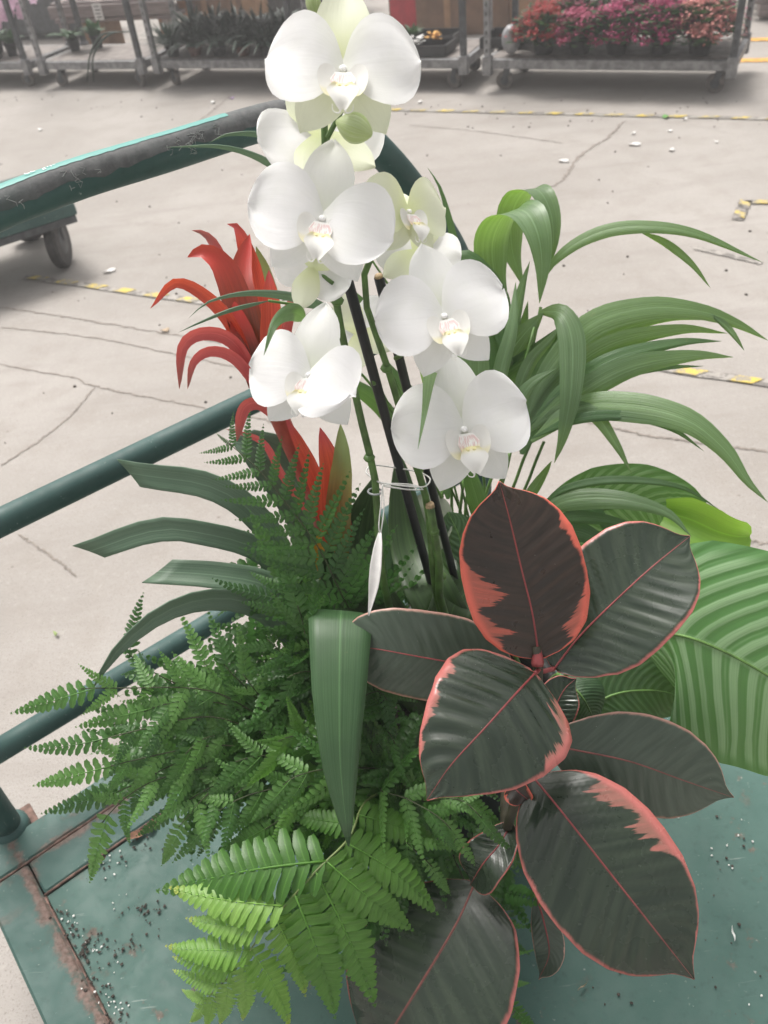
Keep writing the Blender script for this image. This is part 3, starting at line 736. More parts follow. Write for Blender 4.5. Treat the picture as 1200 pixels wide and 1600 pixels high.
# pink orchids with strappy leaves on the left trolleys
def pink_orchid(c, label, seed, top, lean, flowers=True):
    th = grass_plant(c, label, seed, GFOL, 16, .15, BLACKP, 'pink orchids on the left trolleys', 'pink_orchid', .028, 1.0, .05, .09)
    if flowers:
        rng = random.Random(seed); q = [tuple(c + CZ * .08), tuple(c + CZ * top * .7), tuple(c + CZ * top + Vector(lean) * .6), tuple(c + CZ * (top - .04) + Vector(lean) * 1.3)]
        S = [Vector(x) for x in spline(q, 20)]; tube('stem', S, .004, DFOL, th, 5); V = []; F = []
        for k in range(11, 21):
            for m in range(5):
                p = S[k] + Vector((rng.gauss(0, .05), rng.gauss(0, .05), rng.gauss(-.03, .05))); nrm = Vector((rng.gauss(0, .5), -1, rng.gauss(.1, .4))).normalized(); x = nrm.orthogonal().normalized(); y = nrm.cross(x)
                for a in range(5):
                    b = len(V); d1 = x * math.cos(a * 1.257) + y * math.sin(a * 1.257); e = nrm.cross(d1); s = .038; V += [p, p + d1 * s * .6 + e * s * .42 + nrm * .008, p + d1 * s, p + d1 * s * .6 - e * s * .42 + nrm * .008]; F += [(b, b + 1, b + 2), (b, b + 2, b + 3)]
        mk('blossoms', V, F, BLO['pink'], th, c, False)
_, p0, d, n, L = TR[0]
pink_orchid(p0 + d * .5 + n * .12 + CZ * .192, 'pink orchid at the far left edge of the frame', 101, .36, (.02, -.05, .0)); pink_orchid(p0 + d * .72 + n * .3 + CZ * .192, 'pink orchid just left of the nearest trolley post', 102, .38, (.05, -.05, 0)); pink_orchid(p0 + d * .95 + n * .2 + CZ * .192, 'pink orchid whose spray leans right past the left trolley post', 103, .39, (.14, -.05, 0))
pink_orchid(p0 + d * .86 + n * .12 + CZ * .192, 'leafy orchid pot without blooms on the leftmost trolley', 104, .6, (0, 0, 0), False)
_, p0, d, n, L = TR[1]
pink_orchid(p0 + d * .1 + n * .34 + CZ * .192, 'leafy orchid pot left on the bare steel trolley', 105, .6, (0, 0, 0), False); pink_orchid(p0 + d * .26 + n * .42 + CZ * .192, 'leafy orchid pot right on the bare steel trolley', 106, .6, (0, 0, 0), False)
for sgn, e in ((0, .0), (.06, .05)):     # two long fallen leaves over the trolley edge
    S = spline([tuple(p0 + d * (.86 - sgn) + n * .1 + CZ * .36), tuple(p0 + d * (.7 - sgn) + n * .02 + CZ * .36), tuple(p0 + d * (.56 - sgn * .5) - n * .04 + CZ * .24), tuple(p0 + d * (.5 - sgn) - n * .05 + CZ * .06)], 16)
    tag(tube('hanging_leaf', [Vector(q) for q in S], [.003 + .005 * math.sin(math.pi * i / 16) for i in range(17)], DFOL, None, 5), 'long dark leaf hanging over the bare trolley edge, %s of two' % ('right' if e == 0 else 'left'), 'leaf')
# ------------------------------------------------------------------ things behind the trolleys
tb = gnd(190, 88, 0); dx = Vector((.93, -.36, 0)).normalized(); dy = Vector((-dx.y, dx.x, 0))
table = thing('wooden_table', tb, 'low grey wooden bench with white price card behind the trolleys', 'table')
for k, (z, h_) in enumerate(((.40, .1), (.28, .05))):
    for j in range(3):
        MB().box(tb + dy * (.1 + j * .19) + CZ * (z if k == 0 else z), 1.15, .18, .035 if k == 0 else .03, (dx, dy, CZ), .003).build('plank', WOODG, table)
MB().box(tb + CZ * .35, 1.18, .03, .09, (dx, dy, CZ), .003).build('apron', WOODG, table)
for sx in (-.5, .5):
    for sy in (.02, .5): MB().box(tb + dx * sx + dy * sy + CZ * .135, .06, .06, .27, (dx, dy, CZ), .003).build('leg', WOODG, table)
card = tag(MB().box(tb + dx * -.1 - dy * .025 + CZ * .345, .085, .004, .12, (dx, dy, CZ)).build('price_card', PAPER), 'white price card hung on the grey wooden bench', 'card')
mb = MB()
for i in range(4): mb.box(tb + dx * (-.1 + .004 * (i % 2)) - dy * .0285 + CZ * (.385 - i * .026), .05, .001, .008, (dx, dy, CZ))
mb.build('print', DARKM, card)
mb = MB(); rr_ = random.Random(8)
for i in range(30):
    c = tb + dx * rr_.uniform(-.45, .0) + dy * rr_.uniform(.02, .3) + CZ * (.43 + rr_.random() * .05); mb.box(c, rr_.uniform(.04, .1), .03, .015, (dx, dy, CZ))
tag(mb.build('wire_offcuts', STEEL), 'heap of grey metal offcuts on the wooden bench', 'offcuts')
tag(MB().box(tb + dx * .08 + dy * .08 + CZ * .455, .07, .05, .07, (dx, dy, CZ), .004).build('white_box', PAPER), 'small white box on the wooden bench', 'box')
def carton(px, py, w, dp, h, label, mat=CARD, yaw=-.37, name='cardboard_box', cat='box', z=0):
    c = gnd(px, py, 0); x = Vector((math.cos(yaw), math.sin(yaw), 0)); y = Vector((-x.y, x.x, 0)); th = thing(name, c, label, cat)
    MB().box(c + y * (dp / 2) + CZ * (h / 2 + z), w, dp, h, (x, y, CZ), .006).build('carton_body', mat, th)
    mb = MB(); mb.box(c - y * .0015 + CZ * (h * .5 + z), .05, .002, h * .96, (x, y, CZ)); mb.build('packing_tape', CARDD if mat is CARD else CARD, th)
    for s in (-1, 1): MB().box(c + y * (dp / 2) + x * (s * w * .25) + CZ * (h + .003 + z), w * .49, dp * .99, .005, (x, y, CZ)).build('flap', mat, th)
    return th
carton(330, 66, .5, .4, .5, 'dark brown carton behind the shelf trolley', CARDD)
carton(383, 62, .3, .4, .55, 'light cardboard carton behind the shelf trolley, nearest the top orchid flower', CARD, -.2)
carton(155, 80, .26, .25, .22, 'small tan carton under the wooden bench', CARD)
carton(700, 56, .95, .5, .7, 'wide dark carton behind the black tray trolley', CARDD)
carton(792, 48, .55, .5, .7, 'tan carton left of the red flowers', CARD, -.3)
for i, (px, py) in enumerate(((268, 74), (302, 72))):
    c = gnd(px, py, 0); MB_ = MB().box(c + CZ * .45, .09, .09, .9, (dx, dy, CZ), .004); tag(MB_.build('wooden_post', WOODO), 'orange wooden post behind the shelf trolley, %s of two' % ('left' if i == 0 else 'right'), 'post')
c = gnd(640, 52, 0); th = thing('red_crate', c, 'red plastic crate edge right of the top orchid flower', 'crate')
MB().box(c + CZ * .35, .22, .3, .7, (dx, dy, CZ), .01).build('crate_body', REDM, th); MB().box(c + CZ * .715, .26, .34, .03, (dx, dy, CZ), .006).build('rim', REDM, th)
for (px, py, w_, h_, lab) in [(455, 30, .9, .9, 'dark metal cabinet behind the top orchid flower'), (30, 66, 1.6, .7, 'dark metal cabinet behind the pink orchids'), (668, 52, .16, .7, 'narrow dark metal locker beside the red crate')]:
    c = gnd(px, py, 0); th = thing('metal_cabinet', c, lab, 'cabinet'); MB().box(c + dy * .3 + CZ * (h_ / 2 + .04), w_, .5, h_, (dx, dy, CZ), .01).build('cabinet_body', DARKM, th)
    for s in (-.25, .25): MB().box(c + dy * .045 + dx * (s * w_) + CZ * (h_ / 2 + .04), w_ * .47, .012, h_ * .92, (dx, dy, CZ), .003).build('door', STEELD, th)
    for s in (-.4, .4): MB().box(c + dy * .3 + dx * (s * w_) + CZ * .02, .05, .4, .04, (dx, dy, CZ)).build('foot', STEELD, th)
c = gnd(1190, 34, 0); th = thing('grey_pallet', c, 'grey wooden pallet stack at the top right corner', 'pallet')
for k in range(4):
    for j in range(4): MB().box(c + dx * .5 + dy * (.1 + j * .2) + CZ * (.12 + k * .13), 1.2, .12, .025, (dx, dy, CZ), .003).build('plank', WOODG, th)
    for j in range(3): MB().box(c + dx * (.02 + j * .48) + dy * .4 + CZ * (.065 + k * .13), .09, .75, .08, (dx, dy, CZ), .003).build('bearer', WOODG, th)
# ------------------------------------------------------------------ plant materials
def m_petal(name, base, tint_c, ta=.0, tb=.5, trans=.28):
    t = NT(name); u, v = t.uv()
    vein = t.noise(t.xyz(t.math('MULTIPLY', u, 1.2), t.math('MULTIPLY', v, 22), t.math('MULTIPLY', t.rnd(), 11)), 1, 2)
    col = t.mix(t.ss(u, ta, tb), tint_c, base)
    col = t.mix(t.ss(vein, .5, .75, 0, .3), col, tuple(x * .86 for x in base)); fr_ = t.noise(t.obj(), 2.5, 3); col = t.mix(t.ss(fr_, .45, .7, 0, .5), col, tuple(x * y for x, y in zip(base, (.93, .94, .9))))
    n = t.noise(t.obj(), 60, 3)
    sh = t.prin(col, .55, t.bump(t.math('ADD', vein, t.math('MULTIPLY', t.noise(t.obj(), 4, 2), 2.0)), .22, .0009), spec=.3)
    return t.done(t.trans(sh, tuple(min(1, x * 1.05) for x in base), trans))
PETAL = m_petal('orchid_petal', (.9, .9, .905), (.85, .86, .82), 0, .25)
SEPAL = m_petal('orchid_sepal', (.88, .885, .87), (.8, .84, .7), 0, .6)
CREAM = m_petal('orchid_cream', (.8, .83, .66), (.72, .78, .42), 0, .7)
def m_lip(kind):
    t = NT('orchid_' + kind); u, v = t.uv(); W = (.86, .86, .84)
    st = t.noise(t.xyz(t.math('MULTIPLY', u, 1.6), t.math('MULTIPLY', v, 15), .3), 1, 2)
    if kind == 'lip': col = t.mix(t.ss(u, .0, .32), (.84, .78, .42), W)
    elif kind == 'side': col = t.mix(t.math('MULTIPLY', t.ss(u, .14, .34, 1, 0), t.ss(v, .2, .75, .9, .5)), W, (.8, .74, .36))
    else:
        col = t.mix(t.ss(u, .6, .95, 0, .6), W, (.84, .72, .2)); col = t.mix(t.math('MULTIPLY', t.ss(st, .47, .55), t.ss(u, .05, .2, 0, .6)), col, (.6, .28, .3))
    return t.done(t.trans(t.prin(col, .5, spec=.3), (.85, .83, .7), .2))
LIP, LIPS, THROATM = m_lip('lip'), m_lip('side'), m_lip('throat')
_t = NT('orchid_column'); _p = _t.new('ShaderNodeBsdfPrincipled'); _p.inputs['Base Color'].default_value = (.93, .92, .9, 1); _p.inputs['Roughness'].default_value = .6
_p.inputs['Subsurface Weight'].default_value = .9; _p.inputs['Subsurface Radius'].default_value = (1, 1, .9); _p.inputs['Subsurface Scale'].default_value = .012; COLUMN = _t.done(_p.outputs[0])
CALLUS = plain('orchid_callus', (.83, .76, .4), .5, .2, 200, .2)
THROAT = plain('orchid_throat', (.5, .2, .2), .55, .5, 700, .2)
BUDM = leafmat('orchid_bud', (.45, .56, .24), (.62, .7, .42), .4, .25, (.6, .75, .3), 10)
STEMG = plain('orchid_stem', (.075, .15, .035), .45, .3, 60, .1)
STEMB = plain('cut_end', (.45, .33, .2), .8, .3, 200, .2)
STAKE = plain('black_stake', (.014, .015, .018), .45, .3, 60, .1)
OLEAF = leafmat('orchid_leaf', (.028, .06, .018), (.05, .1, .03), .4, .12, None, 20)
TWINE = plain('white_string', (.68, .68, .66), .8, .15, 200, .3)
STRAPM = leafmat('strap_leaf', (.045, .115, .042), (.085, .175, .07), .45, .12, (.16, .35, .06), 46, bumpd=.0004)
STRAPL = leafmat('strap_leaf_grey', (.105, .185, .115), (.175, .27, .18), .36, .1, (.16, .3, .1), 40)
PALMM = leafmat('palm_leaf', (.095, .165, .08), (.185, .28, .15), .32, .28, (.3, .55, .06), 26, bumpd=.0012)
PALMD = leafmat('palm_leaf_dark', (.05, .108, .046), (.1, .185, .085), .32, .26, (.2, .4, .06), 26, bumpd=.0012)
PALMSTEM = plain('palm_stem', (.1, .2, .045), .45, .3, 40, .1)
REDB = leafmat('red_bract', (.4, .03, .018), (.66, .1, .045), .32, .22, (.9, .14, .06), 30, tipcol=(.45, .06, .08), tipa=.8, tipb=1)
REDBR = leafmat('brown_red_bract', (.06, .03, .014), (.22, .04, .02), .32, .14, (.7, .15, .05), 20, tipcol=(.55, .05, .04), tipa=.35, tipb=.95)
PINKB = leafmat('pink_red_bract', (.5, .05, .06), (.62, .12, .12), .35, .22, (.9, .2, .16), 30, tipcol=(.2, .1, .085), tipa=.72, tipb=.98)
GREENRED = leafmat('green_red_bract', (.22, .17, .05), (.42, .24, .07), .34, .25, (.6, .5, .1), 12, tipcol=(.13, .2, .08), tipa=.45, tipb=.8)
YELB = leafmat('yellow_bract', (.42, .2, .015), (.5, .32, .03), .4, .3, (.7, .5, .05), 14)
def m_rubber(name, dark, dark2, coral, rough=.32):
    t = NT(name); u, v = t.uv()
    vv = t.math('MULTIPLY', t.math('SUBTRACT', v, .5), 2.0); e = t.math('ABSOLUTE', vv)
    p = t.math('SUBTRACT', u, t.math('MULTIPLY', e, .16)); sd_ = t.math('SIGN', vv); seed = t.attr('seed'); amt = t.attr('margin')
    z = t.math('ADD', seed, t.math('MULTIPLY', sd_, 5.0))
    streak = t.noise(t.xyz(t.math('MULTIPLY', p, 30), t.math('MULTIPLY', e, .5), z), 1.0, 4, .6)
    big = t.noise(t.xyz(t.math('MULTIPLY', p, 4.0), t.math('MULTIPLY', e, .15), t.math('ADD', z, 40)), 1.0, 1)
    u2 = t.math('ABSOLUTE', t.math('SUBTRACT', t.math('MULTIPLY', u, 2.0), 1.0)); tipe = t.math('POWER', u2, 9.0)
    edge = t.math('MAXIMUM', e, t.math('MULTIPLY', tipe, .99))
    lo = t.math('SUBTRACT', .66, t.math('MULTIPLY', amt, .26)); patch = t.math('MULTIPLY', t.ss(big, lo, t.math('ADD', lo, .2)), .45)
    for k in ('a', 'b', 'c'):      # where this leaf's own pink patches lie: place along the leaf and side
        g = t.math('POWER', t.math('DIVIDE', t.math('SUBTRACT', p, t.attr('patch_' + k)), .10), 2.0)
        g = t.math('MULTIPLY', t.math('POWER', 2.718, t.math('MULTIPLY', g, -1.0)), t.ss(t.math('MULTIPLY', sd_, t.attr('side_' + k)), .2, .6))
        patch = t.math('MAXIMUM', patch, t.math('MULTIPLY', g, t.attr('size_' + k)))
    reach = t.math('ADD', .04, t.math('MULTIPLY', patch, t.math('MULTIPLY', amt, .8)))
    reach = t.math('ADD', reach, t.math('MULTIPLY', t.math('SUBTRACT', streak, .5), t.math('ADD', .07, t.math('MULTIPLY', patch, 1.5))))
    d = t.math('SUBTRACT', edge, t.math('SUBTRACT', 1.0, reach))
    mask = t.ss(d, -.03, .03); inner = t.ss(d, .0, .3)
    dk = t.mix(t.ss(t.noise(t.xyz(t.math('MULTIPLY', p, 30), e, z), 1, 3), .35, .7), dark, dark2)
    mut = t.mix(.55, coral, tuple(x * 2.2 for x in dark2))                          # coral lying under green shows muted
    rim = t.ss(edge, .8, .96)
    col = t.mix(mask, dk, t.mix(t.math('MAXIMUM', rim, t.math('MULTIPLY', t.ss(streak, .5, .7), .5)), mut, coral))
    col = t.mix(t.ss(e, .985, 1.0, 0, .8), col, coral)
    mid = t.ss(e, .008, .022, .6, 0); col = t.mix(mid, col, tuple(x * .5 for x in coral))
    sp = t.new('ShaderNodeTexVoronoi'); t.l.new(t.obj(), sp.inputs['Vector']); sp.inputs['Scale'].default_value = 170
    dust = t.math('MULTIPLY', t.ss(sp.outputs['Distance'], .04, .07, .6, 0), t.ss(t.noise(t.obj(), 40, 2), .52, .64)); col = t.mix(dust, col, (.5, .5, .46))
    fine = t.math('SINE', t.math('MULTIPLY', p, 230.0))
    h = t.math('ADD', t.math('MULTIPLY', fine, .1), t.math('MULTIPLY', streak, .5))
    ro = t.ss(t.noise(t.obj(), 30, 4), .3, .7, rough - .05, rough + .12)
    return t.done(t.prin(col, ro, t.bump(h, .35, .0006), spec=.55))
RUBG = m_rubber('rubber_leaf', (.02, .034, .021), (.038, .056, .035), (.56, .17, .15), .24)
RUBM = m_rubber('rubber_leaf_maroon', (.026, .019, .013), (.05, .031, .022), (.74, .15, .1), .32)
RUBP = m_rubber('rubber_leaf_pale_sheen', (.056, .082, .056), (.085, .116, .084), (.56, .31, .25), .34)  # paler copy of the leaf: sky sheen put into the base colour
MIDR = plain('midrib_red', (.3, .06, .062), .4, .2, 60, .05)
MIDP = plain('midrib_dull', (.25, .085, .075), .45, .2, 60, .05)
RSTEM = plain('rubber_stem', (.06, .055, .035), .6, .3, 50, .2)
def m_cal(name, d, l, k=1.0):
    t = NT(name); u, v = t.uv()
    e = t.math('ABSOLUTE', t.math('MULTIPLY', t.math('SUBTRACT', v, .5), 2.0)); p = t.math('SUBTRACT', u, t.math('MULTIPLY', t.math('POWER', e, 1.35), .26))
    n = t.noise(t.xyz(t.math('MULTIPLY', p, 18), e, 2.0), 1, 3)
    w = t.math('SINE', t.math('ADD', t.math('MULTIPLY', p, 2 * math.pi * 17), t.math('MULTIPLY', n, 4.0)))
    w2 = t.math('SINE', t.math('MULTIPLY', p, 2 * math.pi * 51))
    band = t.ss(t.math('ADD', t.math('ADD', w, t.math('MULTIPLY', t.math('SINE', t.math('MULTIPLY', p, 2 * math.pi * 7.3)), .5)), t.math('MULTIPLY', w2, .4)), -.55, .75)
    band = t.math('MULTIPLY', band, t.ss(e, .8, .97, 1, .1))
    col = t.mix(band, d, l); col = t.mix(t.ss(e, .0, .05, .8, 0), col, tuple(x * 1.15 for x in l))
    thin = t.ss(t.math('SINE', t.math('MULTIPLY', p, 2 * math.pi * 68)), .85, 1, 0, .3); col = t.mix(thin, col, tuple(x * .6 for x in d))
    return t.done(t.trans(t.prin(col, .42, t.bump(w, .25, .002)), (.3, .55, .12), .2))
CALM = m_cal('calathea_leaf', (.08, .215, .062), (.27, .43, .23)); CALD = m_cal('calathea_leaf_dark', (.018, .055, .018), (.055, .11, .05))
CALY = leafmat('calathea_young', (.2, .42, .03), (.28, .5, .06), .4, .35, (.45, .75, .1), 8)
CALBACK = plain('leaf_underside_grey', (.17, .2, .14), .6, .2, 20, .1)
def m_fern(name, a, b, trans=.25, yellow=None, rough=.38):
    t = NT(name); n = t.noise(t.obj(), 9, 3); r = t.rnd()
    g = t.new('ShaderNodeTexCoord').outputs['Generated']
    col = t.mix(t.ss(t.math('ADD', t.math('MULTIPLY', n, .5), t.math('MULTIPLY', r, .5)), .3, .7), a, b)
    if yellow: 
        u, v = t.uv(); col = t.mix(t.ss(u, .8, 1.02, 0, .75), col, yellow)
    u, v = t.uv(); mid = t.ss(t.math('ABSOLUTE', t.math('SUBTRACT', v, .5)), 0, .06, .45, 0); col = t.mix(mid, col, tuple(min(1, x * 1.9) for x in b))
    return t.done(t.trans(t.prin(col, rough, t.bump(t.noise(t.obj(), 120, 2), .3, .001)), tuple(min(1, x * 2.4) for x in b), trans))
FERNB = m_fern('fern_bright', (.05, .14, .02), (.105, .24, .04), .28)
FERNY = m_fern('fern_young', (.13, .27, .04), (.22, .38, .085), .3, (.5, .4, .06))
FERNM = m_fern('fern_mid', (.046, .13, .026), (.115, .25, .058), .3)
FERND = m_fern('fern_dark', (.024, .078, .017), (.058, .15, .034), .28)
FSTEM = plain('fern_rachis', (.14, .19, .06), .5, .3, 40, .1)
FSTEMD = plain('fern_rachis_dark', (.045, .06, .022), .6, .3, 40, .1)
POTM = plain('planter_plastic', (.02, .021, .02), .6, .3, 20, .2)

# ------------------------------------------------------------------ planter
PC = Vector((.085, .77, ZD))
pl = thing('planter', PC, 'dark round planter under the foliage on the green deck', 'planter')
MB().lathe(PC + CZ * .001, [(.105, 0), (.108, .004), (.132, .22), (.14, .222), (.14, .245), (.128, .245), (.126, .22)], 32, cap=False).build('pot_shell', POTM, pl, smooth=True)
MB().lathe(PC + CZ * .21, [(.126, 0), (.09, .012), (.02, .016)], 24).build('soil', SOILM, pl, smooth=True)
SOIL = ZD + .22
def root(dx_, dy_): return PC + Vector((dx_, dy_, .22))
def pxt(p):
    a = MW.transposed() @ (Vector(p) - CAM); return (600 + FPX * a.x / a.z, 800 + FPX * a.y / a.z, a.z)
def wpath(path):
    """mixed path: tuples are pixels, Vectors are world points"""
    return [pxt(p) if isinstance(p, Vector) else p for p in path]

# ------------------------------------------------------------------ moth orchid
orchid = thing('orchid_plant', root(-.01, -.02), 'tall white moth orchid with two flower spikes in the middle of the group', 'orchid')
def lobe(L, W, prof, ns=16, nc=8, z0=0, bend=0, cup=0, edge=0, ang=0, skew=0, zb=0, ph=0):
    """petal lying from the origin along +X, unit flower; returns V,F,UV"""
    V = []; UV = []; F = []
    for i in range(ns + 1):
        s = .5 - .5 * math.cos(math.pi * i / ns); h = W * interp(prof, s); x = s * L
        for j in range(nc + 1):
            v = -1 + 2 * j / nc; y = v * h + skew * s * (1 - s) * L
            z = z0 + bend * s * s + cup * (h * v) ** 2 + edge * math.sin(5 * s + 3 * v + ph) * s + edge * .5 * math.sin(9 * v + 4 * s + 2 * ph) * s * s * abs(v) + zb * math.sin(math.pi * s)
            V.append((x * math.cos(ang) - y * math.sin(ang), x * math.sin(ang) + y * math.cos(ang), z)); UV.append((s, (v + 1) / 2))
    for i in range(ns):
        for j in range(nc): F.append((i * (nc + 1) + j, i * (nc + 1) + j + 1, (i + 1) * (nc + 1) + j + 1, (i + 1) * (nc + 1) + j))
    return V, F, UV
PET = [(0, .1), (.04, .22), (.1, .45), (.18, .66), (.3, .86), (.45, .98), (.58, 1), (.72, .93), (.83, .78), (.91, .58), (.96, .38), (.99, .18), (1, .04)]
SEP = [(0, .3), (.1, .52), (.25, .78), (.4, .97), (.5, 1), (.65, .9), (.78, .7), (.88, .46), (.95, .22), (1, .03)]
R_ = math.radians
def lm(nm, mat, *a, **k):
    V, F, UV = lobe(*a, **k); return mesh_data(nm, V, F, mat, True, UV)
def flower_meshes(var, pm, sm):
    e = .012 * var
    return dict(pl=lm('petal', pm, 1.05, .64, PET, 22, 14, .03, -.13 - e, .05, .055, R_(174 - 2 * var), .07, .1, ph=var * 1.9), pr=lm('petal', pm, 1.05, .64, PET, 22, 14, .03, -.13 + e, .05, .055, R_(6 + 2 * var), -.07, .1, ph=var * 2.7 + 1),
                ds=lm('sepal', sm, 1.2, .37, SEP, 16, 8, .0, -.1, .3, .03, R_(90), .03 * (var - 1), .03, ph=var), sl=lm('sepal', sm, 1.0, .34, SEP, 16, 8, -.03, -.14, .2, .02, R_(232 + 3 * var)), sr=lm('sepal', sm, 1.0, .34, SEP, 16, 8, -.03, -.14, .2, .02, R_(308 - 3 * var)))
FM = [flower_meshes(0, PETAL, SEPAL), flower_meshes(1, PETAL, SEPAL), flower_meshes(2, PETAL, SEPAL), flower_meshes(1, CREAM, CREAM)]
FMG = flower_meshes(1, PETAL, CREAM)
FM += [flower_meshes(2.6, PETAL, SEPAL), flower_meshes(-.7, PETAL, SEPAL)]
def lipmesh():
    # mid lobe: trowel-shaped tongue reaching forward and down
    prof = [(0, .55), (.2, .85), (.38, 1), (.55, .9), (.75, .6), (.9, .38), (1, .2)]
    V, F, UV = lobe(.5, .2, prof, 14, 8); W = []
    for (x, y, z), (s, v) in zip(V, UV):
        vv = 2 * v - 1
        W.append((y, -.34 - .40 * s - .03 * vv * vv, .20 + .16 * math.sin(2.2 * s) - .04 * s + .10 * vv * vv * (1 - s * .7)))
    mid = mesh_data('lip', W, F, LIP, True, UV)
    sides = []
    for sg in (-1, 1):
        V = []; UV = []; F = []; nr, na = 8, 22
        for i in range(nr + 1):
            r = i / nr
            for k in range(na):
                a = 2 * math.pi * k / na; x = .155 * r * math.cos(a) * (1 + .12 * math.sin(a)); y = .235 * r * math.sin(a)
                z = .34 * (x * x + .6 * y * y) / .05 * .16 + .25 * x          # shell, outer side forward
                V.append((sg * (.185 + x * .86), -.27 + y + .1 * x, .13 + z + .12 * (-y))); UV.append((.5 + y / .47, .5 + x / .32))
        for i in range(nr):
            for k in range(na): F.append((i * na + k, i * na + (k + 1) % na, (i + 1) * na + (k + 1) % na, (i + 1) * na + k))
        if sg < 0: F = [f[::-1] for f in F]
        sides.append(mesh_data('side_lobe', V, F, LIPS, True, UV))
    mb = MB(); mb.lathe((0, -.03, -.0), [(.04, 0), (.044, .04), (.046, .08), (.042, .105), (.03, .122), (.008, .13)], 14, (Vector((1, 0, 0)), Vector((0, .95, .2)), Vector((0, -.38, .92))))
    col = mesh_data('column', mb.v, mb.f, COLUMN, True)
    mb = MB()
    for sg in (-1, 1): mb.lathe((sg * .05, -.40, .24), [(.02, -.02), (.034, 0), (.03, .016), (.01, .026)], 8)
    cal = mesh_data('callus', mb.v, mb.f, CALLUS, True)
    mb = MB()
    for sg in (-1, 1):
        S = [Vector(q) for q in spline([(sg * .02, -.72, .28), (sg * .05, -.79, .29), (sg * .12, -.765, .30), (sg * .13, -.68, .31)], 10)]
        V, F = tube_geo(S, [.014 - .001 * i for i in range(11)], 6); mb.add(V, F)
    cir = mesh_data('tendril', mb.v, mb.f, COLUMN, True)
    V, F, UV = lobe(.3, .16, [(0, .6), (.5, 1), (1, .8)], 8, 8); W = [(y, -.13 - x * .95, .10 + .12 * (x / .3) + 1.2 * y * y) for x, y, z in V]
    thr = mesh_data('throat', W, F, THROATM, True, UV)
    return mid, sides, col, cal, cir, thr
LM = lipmesh()
CR, CUp, CT = cdir(1, 0, 0), cdir(0, -1, 0), cdir(0, 0, -1)
def flower(px, py, t, hw, roll=0, yaw=0, pitch=0, var=0, meshes=None, label=None, stem=None, squash=None, lip=True):
    """one bloom: hw = half width in photo pixels; yaw turns it to the right, pitch up"""
    c = at(px, py, t); k = hw * t / FPX
    Rm = Matrix((CR, CUp, CT)).transposed() @ Matrix.Rotation(R_(roll), 3, 'Z') @ Matrix.Rotation(R_(yaw), 3, 'Y') @ Matrix.Rotation(R_(-pitch), 3, 'X')
    e = part_empty('flower', c, orchid)
    if label: e['label'] = label
    fm = meshes or FM[var]
    M4 = Matrix.Translation(c) @ (Rm @ Matrix.Diagonal((k, k, k))).to_4x4()
    sq = squash or {}
    for key, nm in (('sl', 'sepal'), ('sr', 'sepal'), ('ds', 'sepal'), ('pl', 'petal'), ('pr', 'petal')):
        m = M4
        if key in sq:
            a = sq[key]; m = M4 @ Matrix.Rotation(R_(a[0]), 4, 'Z') @ Matrix.Rotation(R_(a[1]), 4, 'Y') @ Matrix.Rotation(R_(a[2] if len(a) > 2 else 0), 4, 'X')
        put(nm, fm[key], e, m)
    if lip:
        M4 = M4 @ Matrix.Diagonal((1.04, 1.0, 1.0, 1)); put('lip', LM[0], e, M4); put('side_lobe', LM[1][0], e, M4); put('side_lobe', LM[1][1], e, M4); put('column', LM[2], e, M4); put('callus', LM[3], e, M4); put('tendril', LM[4], e, M4); put('throat', LM[5], e, M4)
    if stem and lip:
        bk = c - (Rm @ Vector((0, 0, 1))) * (k * .1); a = at(*stem)
        S = [Vector(q) for q in spline([tuple(bk), tuple(bk - (Rm @ Vector((0, 0, 1))) * (k * .45) - CZ * k * .15), tuple(a)], 10)]
        tube('pedicel', S, [.0018 + .0004 * i / 10 for i in range(11)], STEMG, e, 7)
    if stem and not lip:
        tube('pedicel', [c.lerp(at(*stem), i / 6) - CT * .006 for i in range(7)], .0019, STEMG, e, 7)
    return e
flower(536, 105, .645, 118, 0, 2, 4, 1, FMG, 'topmost open flower with greenish sepals', (512, 215, .70))
flower(503, 212, .73, 98, 20, -165, -6, 0, FMG, 'flower seen from behind under the topmost one', (512, 215, .71), lip=False)
flower(504, 338, .665, 111, -8, 6, 6, 0, None, 'large white flower second from the top', (522, 420, .735), squash={'pr': (-18, -14), 'pl': (6, 6)})
flower(636, 328, .70, 76, 8, 32, 2, 3, None, 'smaller creamy flower facing right', (590, 385, .745), squash={'ds': (-4, 0, -42)})
flower(652, 395, .77, 66, -18, 175, 0, 0, FMG, 'white flower seen from behind, under the creamy one', (600, 420, .77), lip=False)
flower(692, 490, .675, 101, 15, 4, 4, 2, None, 'white flower on the right, above the lowest one', (618, 560, .79))
flower(485, 582, .70, 100, -4, -12, 8, 5, None, 'lowest white flower on the left', (548, 560, .80), squash={'pr': (-34, -30), 'ds': (-4, 0)})
flower(723, 666, .735, 106, 11, 5, 4, 4, None, 'lowest white flower on the right, touching the rubber leaf', (640, 690, .86))
flower(562, 520, .87, 62, 30, 170, 0, 0, FMG, 'small flower seen from behind between the stakes', (585, 600, .85), lip=False)
flower(490, 418, .75, 60, 160, 170, 0, 0, FMG, 'greenish back of a flower below the large white one', (520, 440, .75), lip=False)
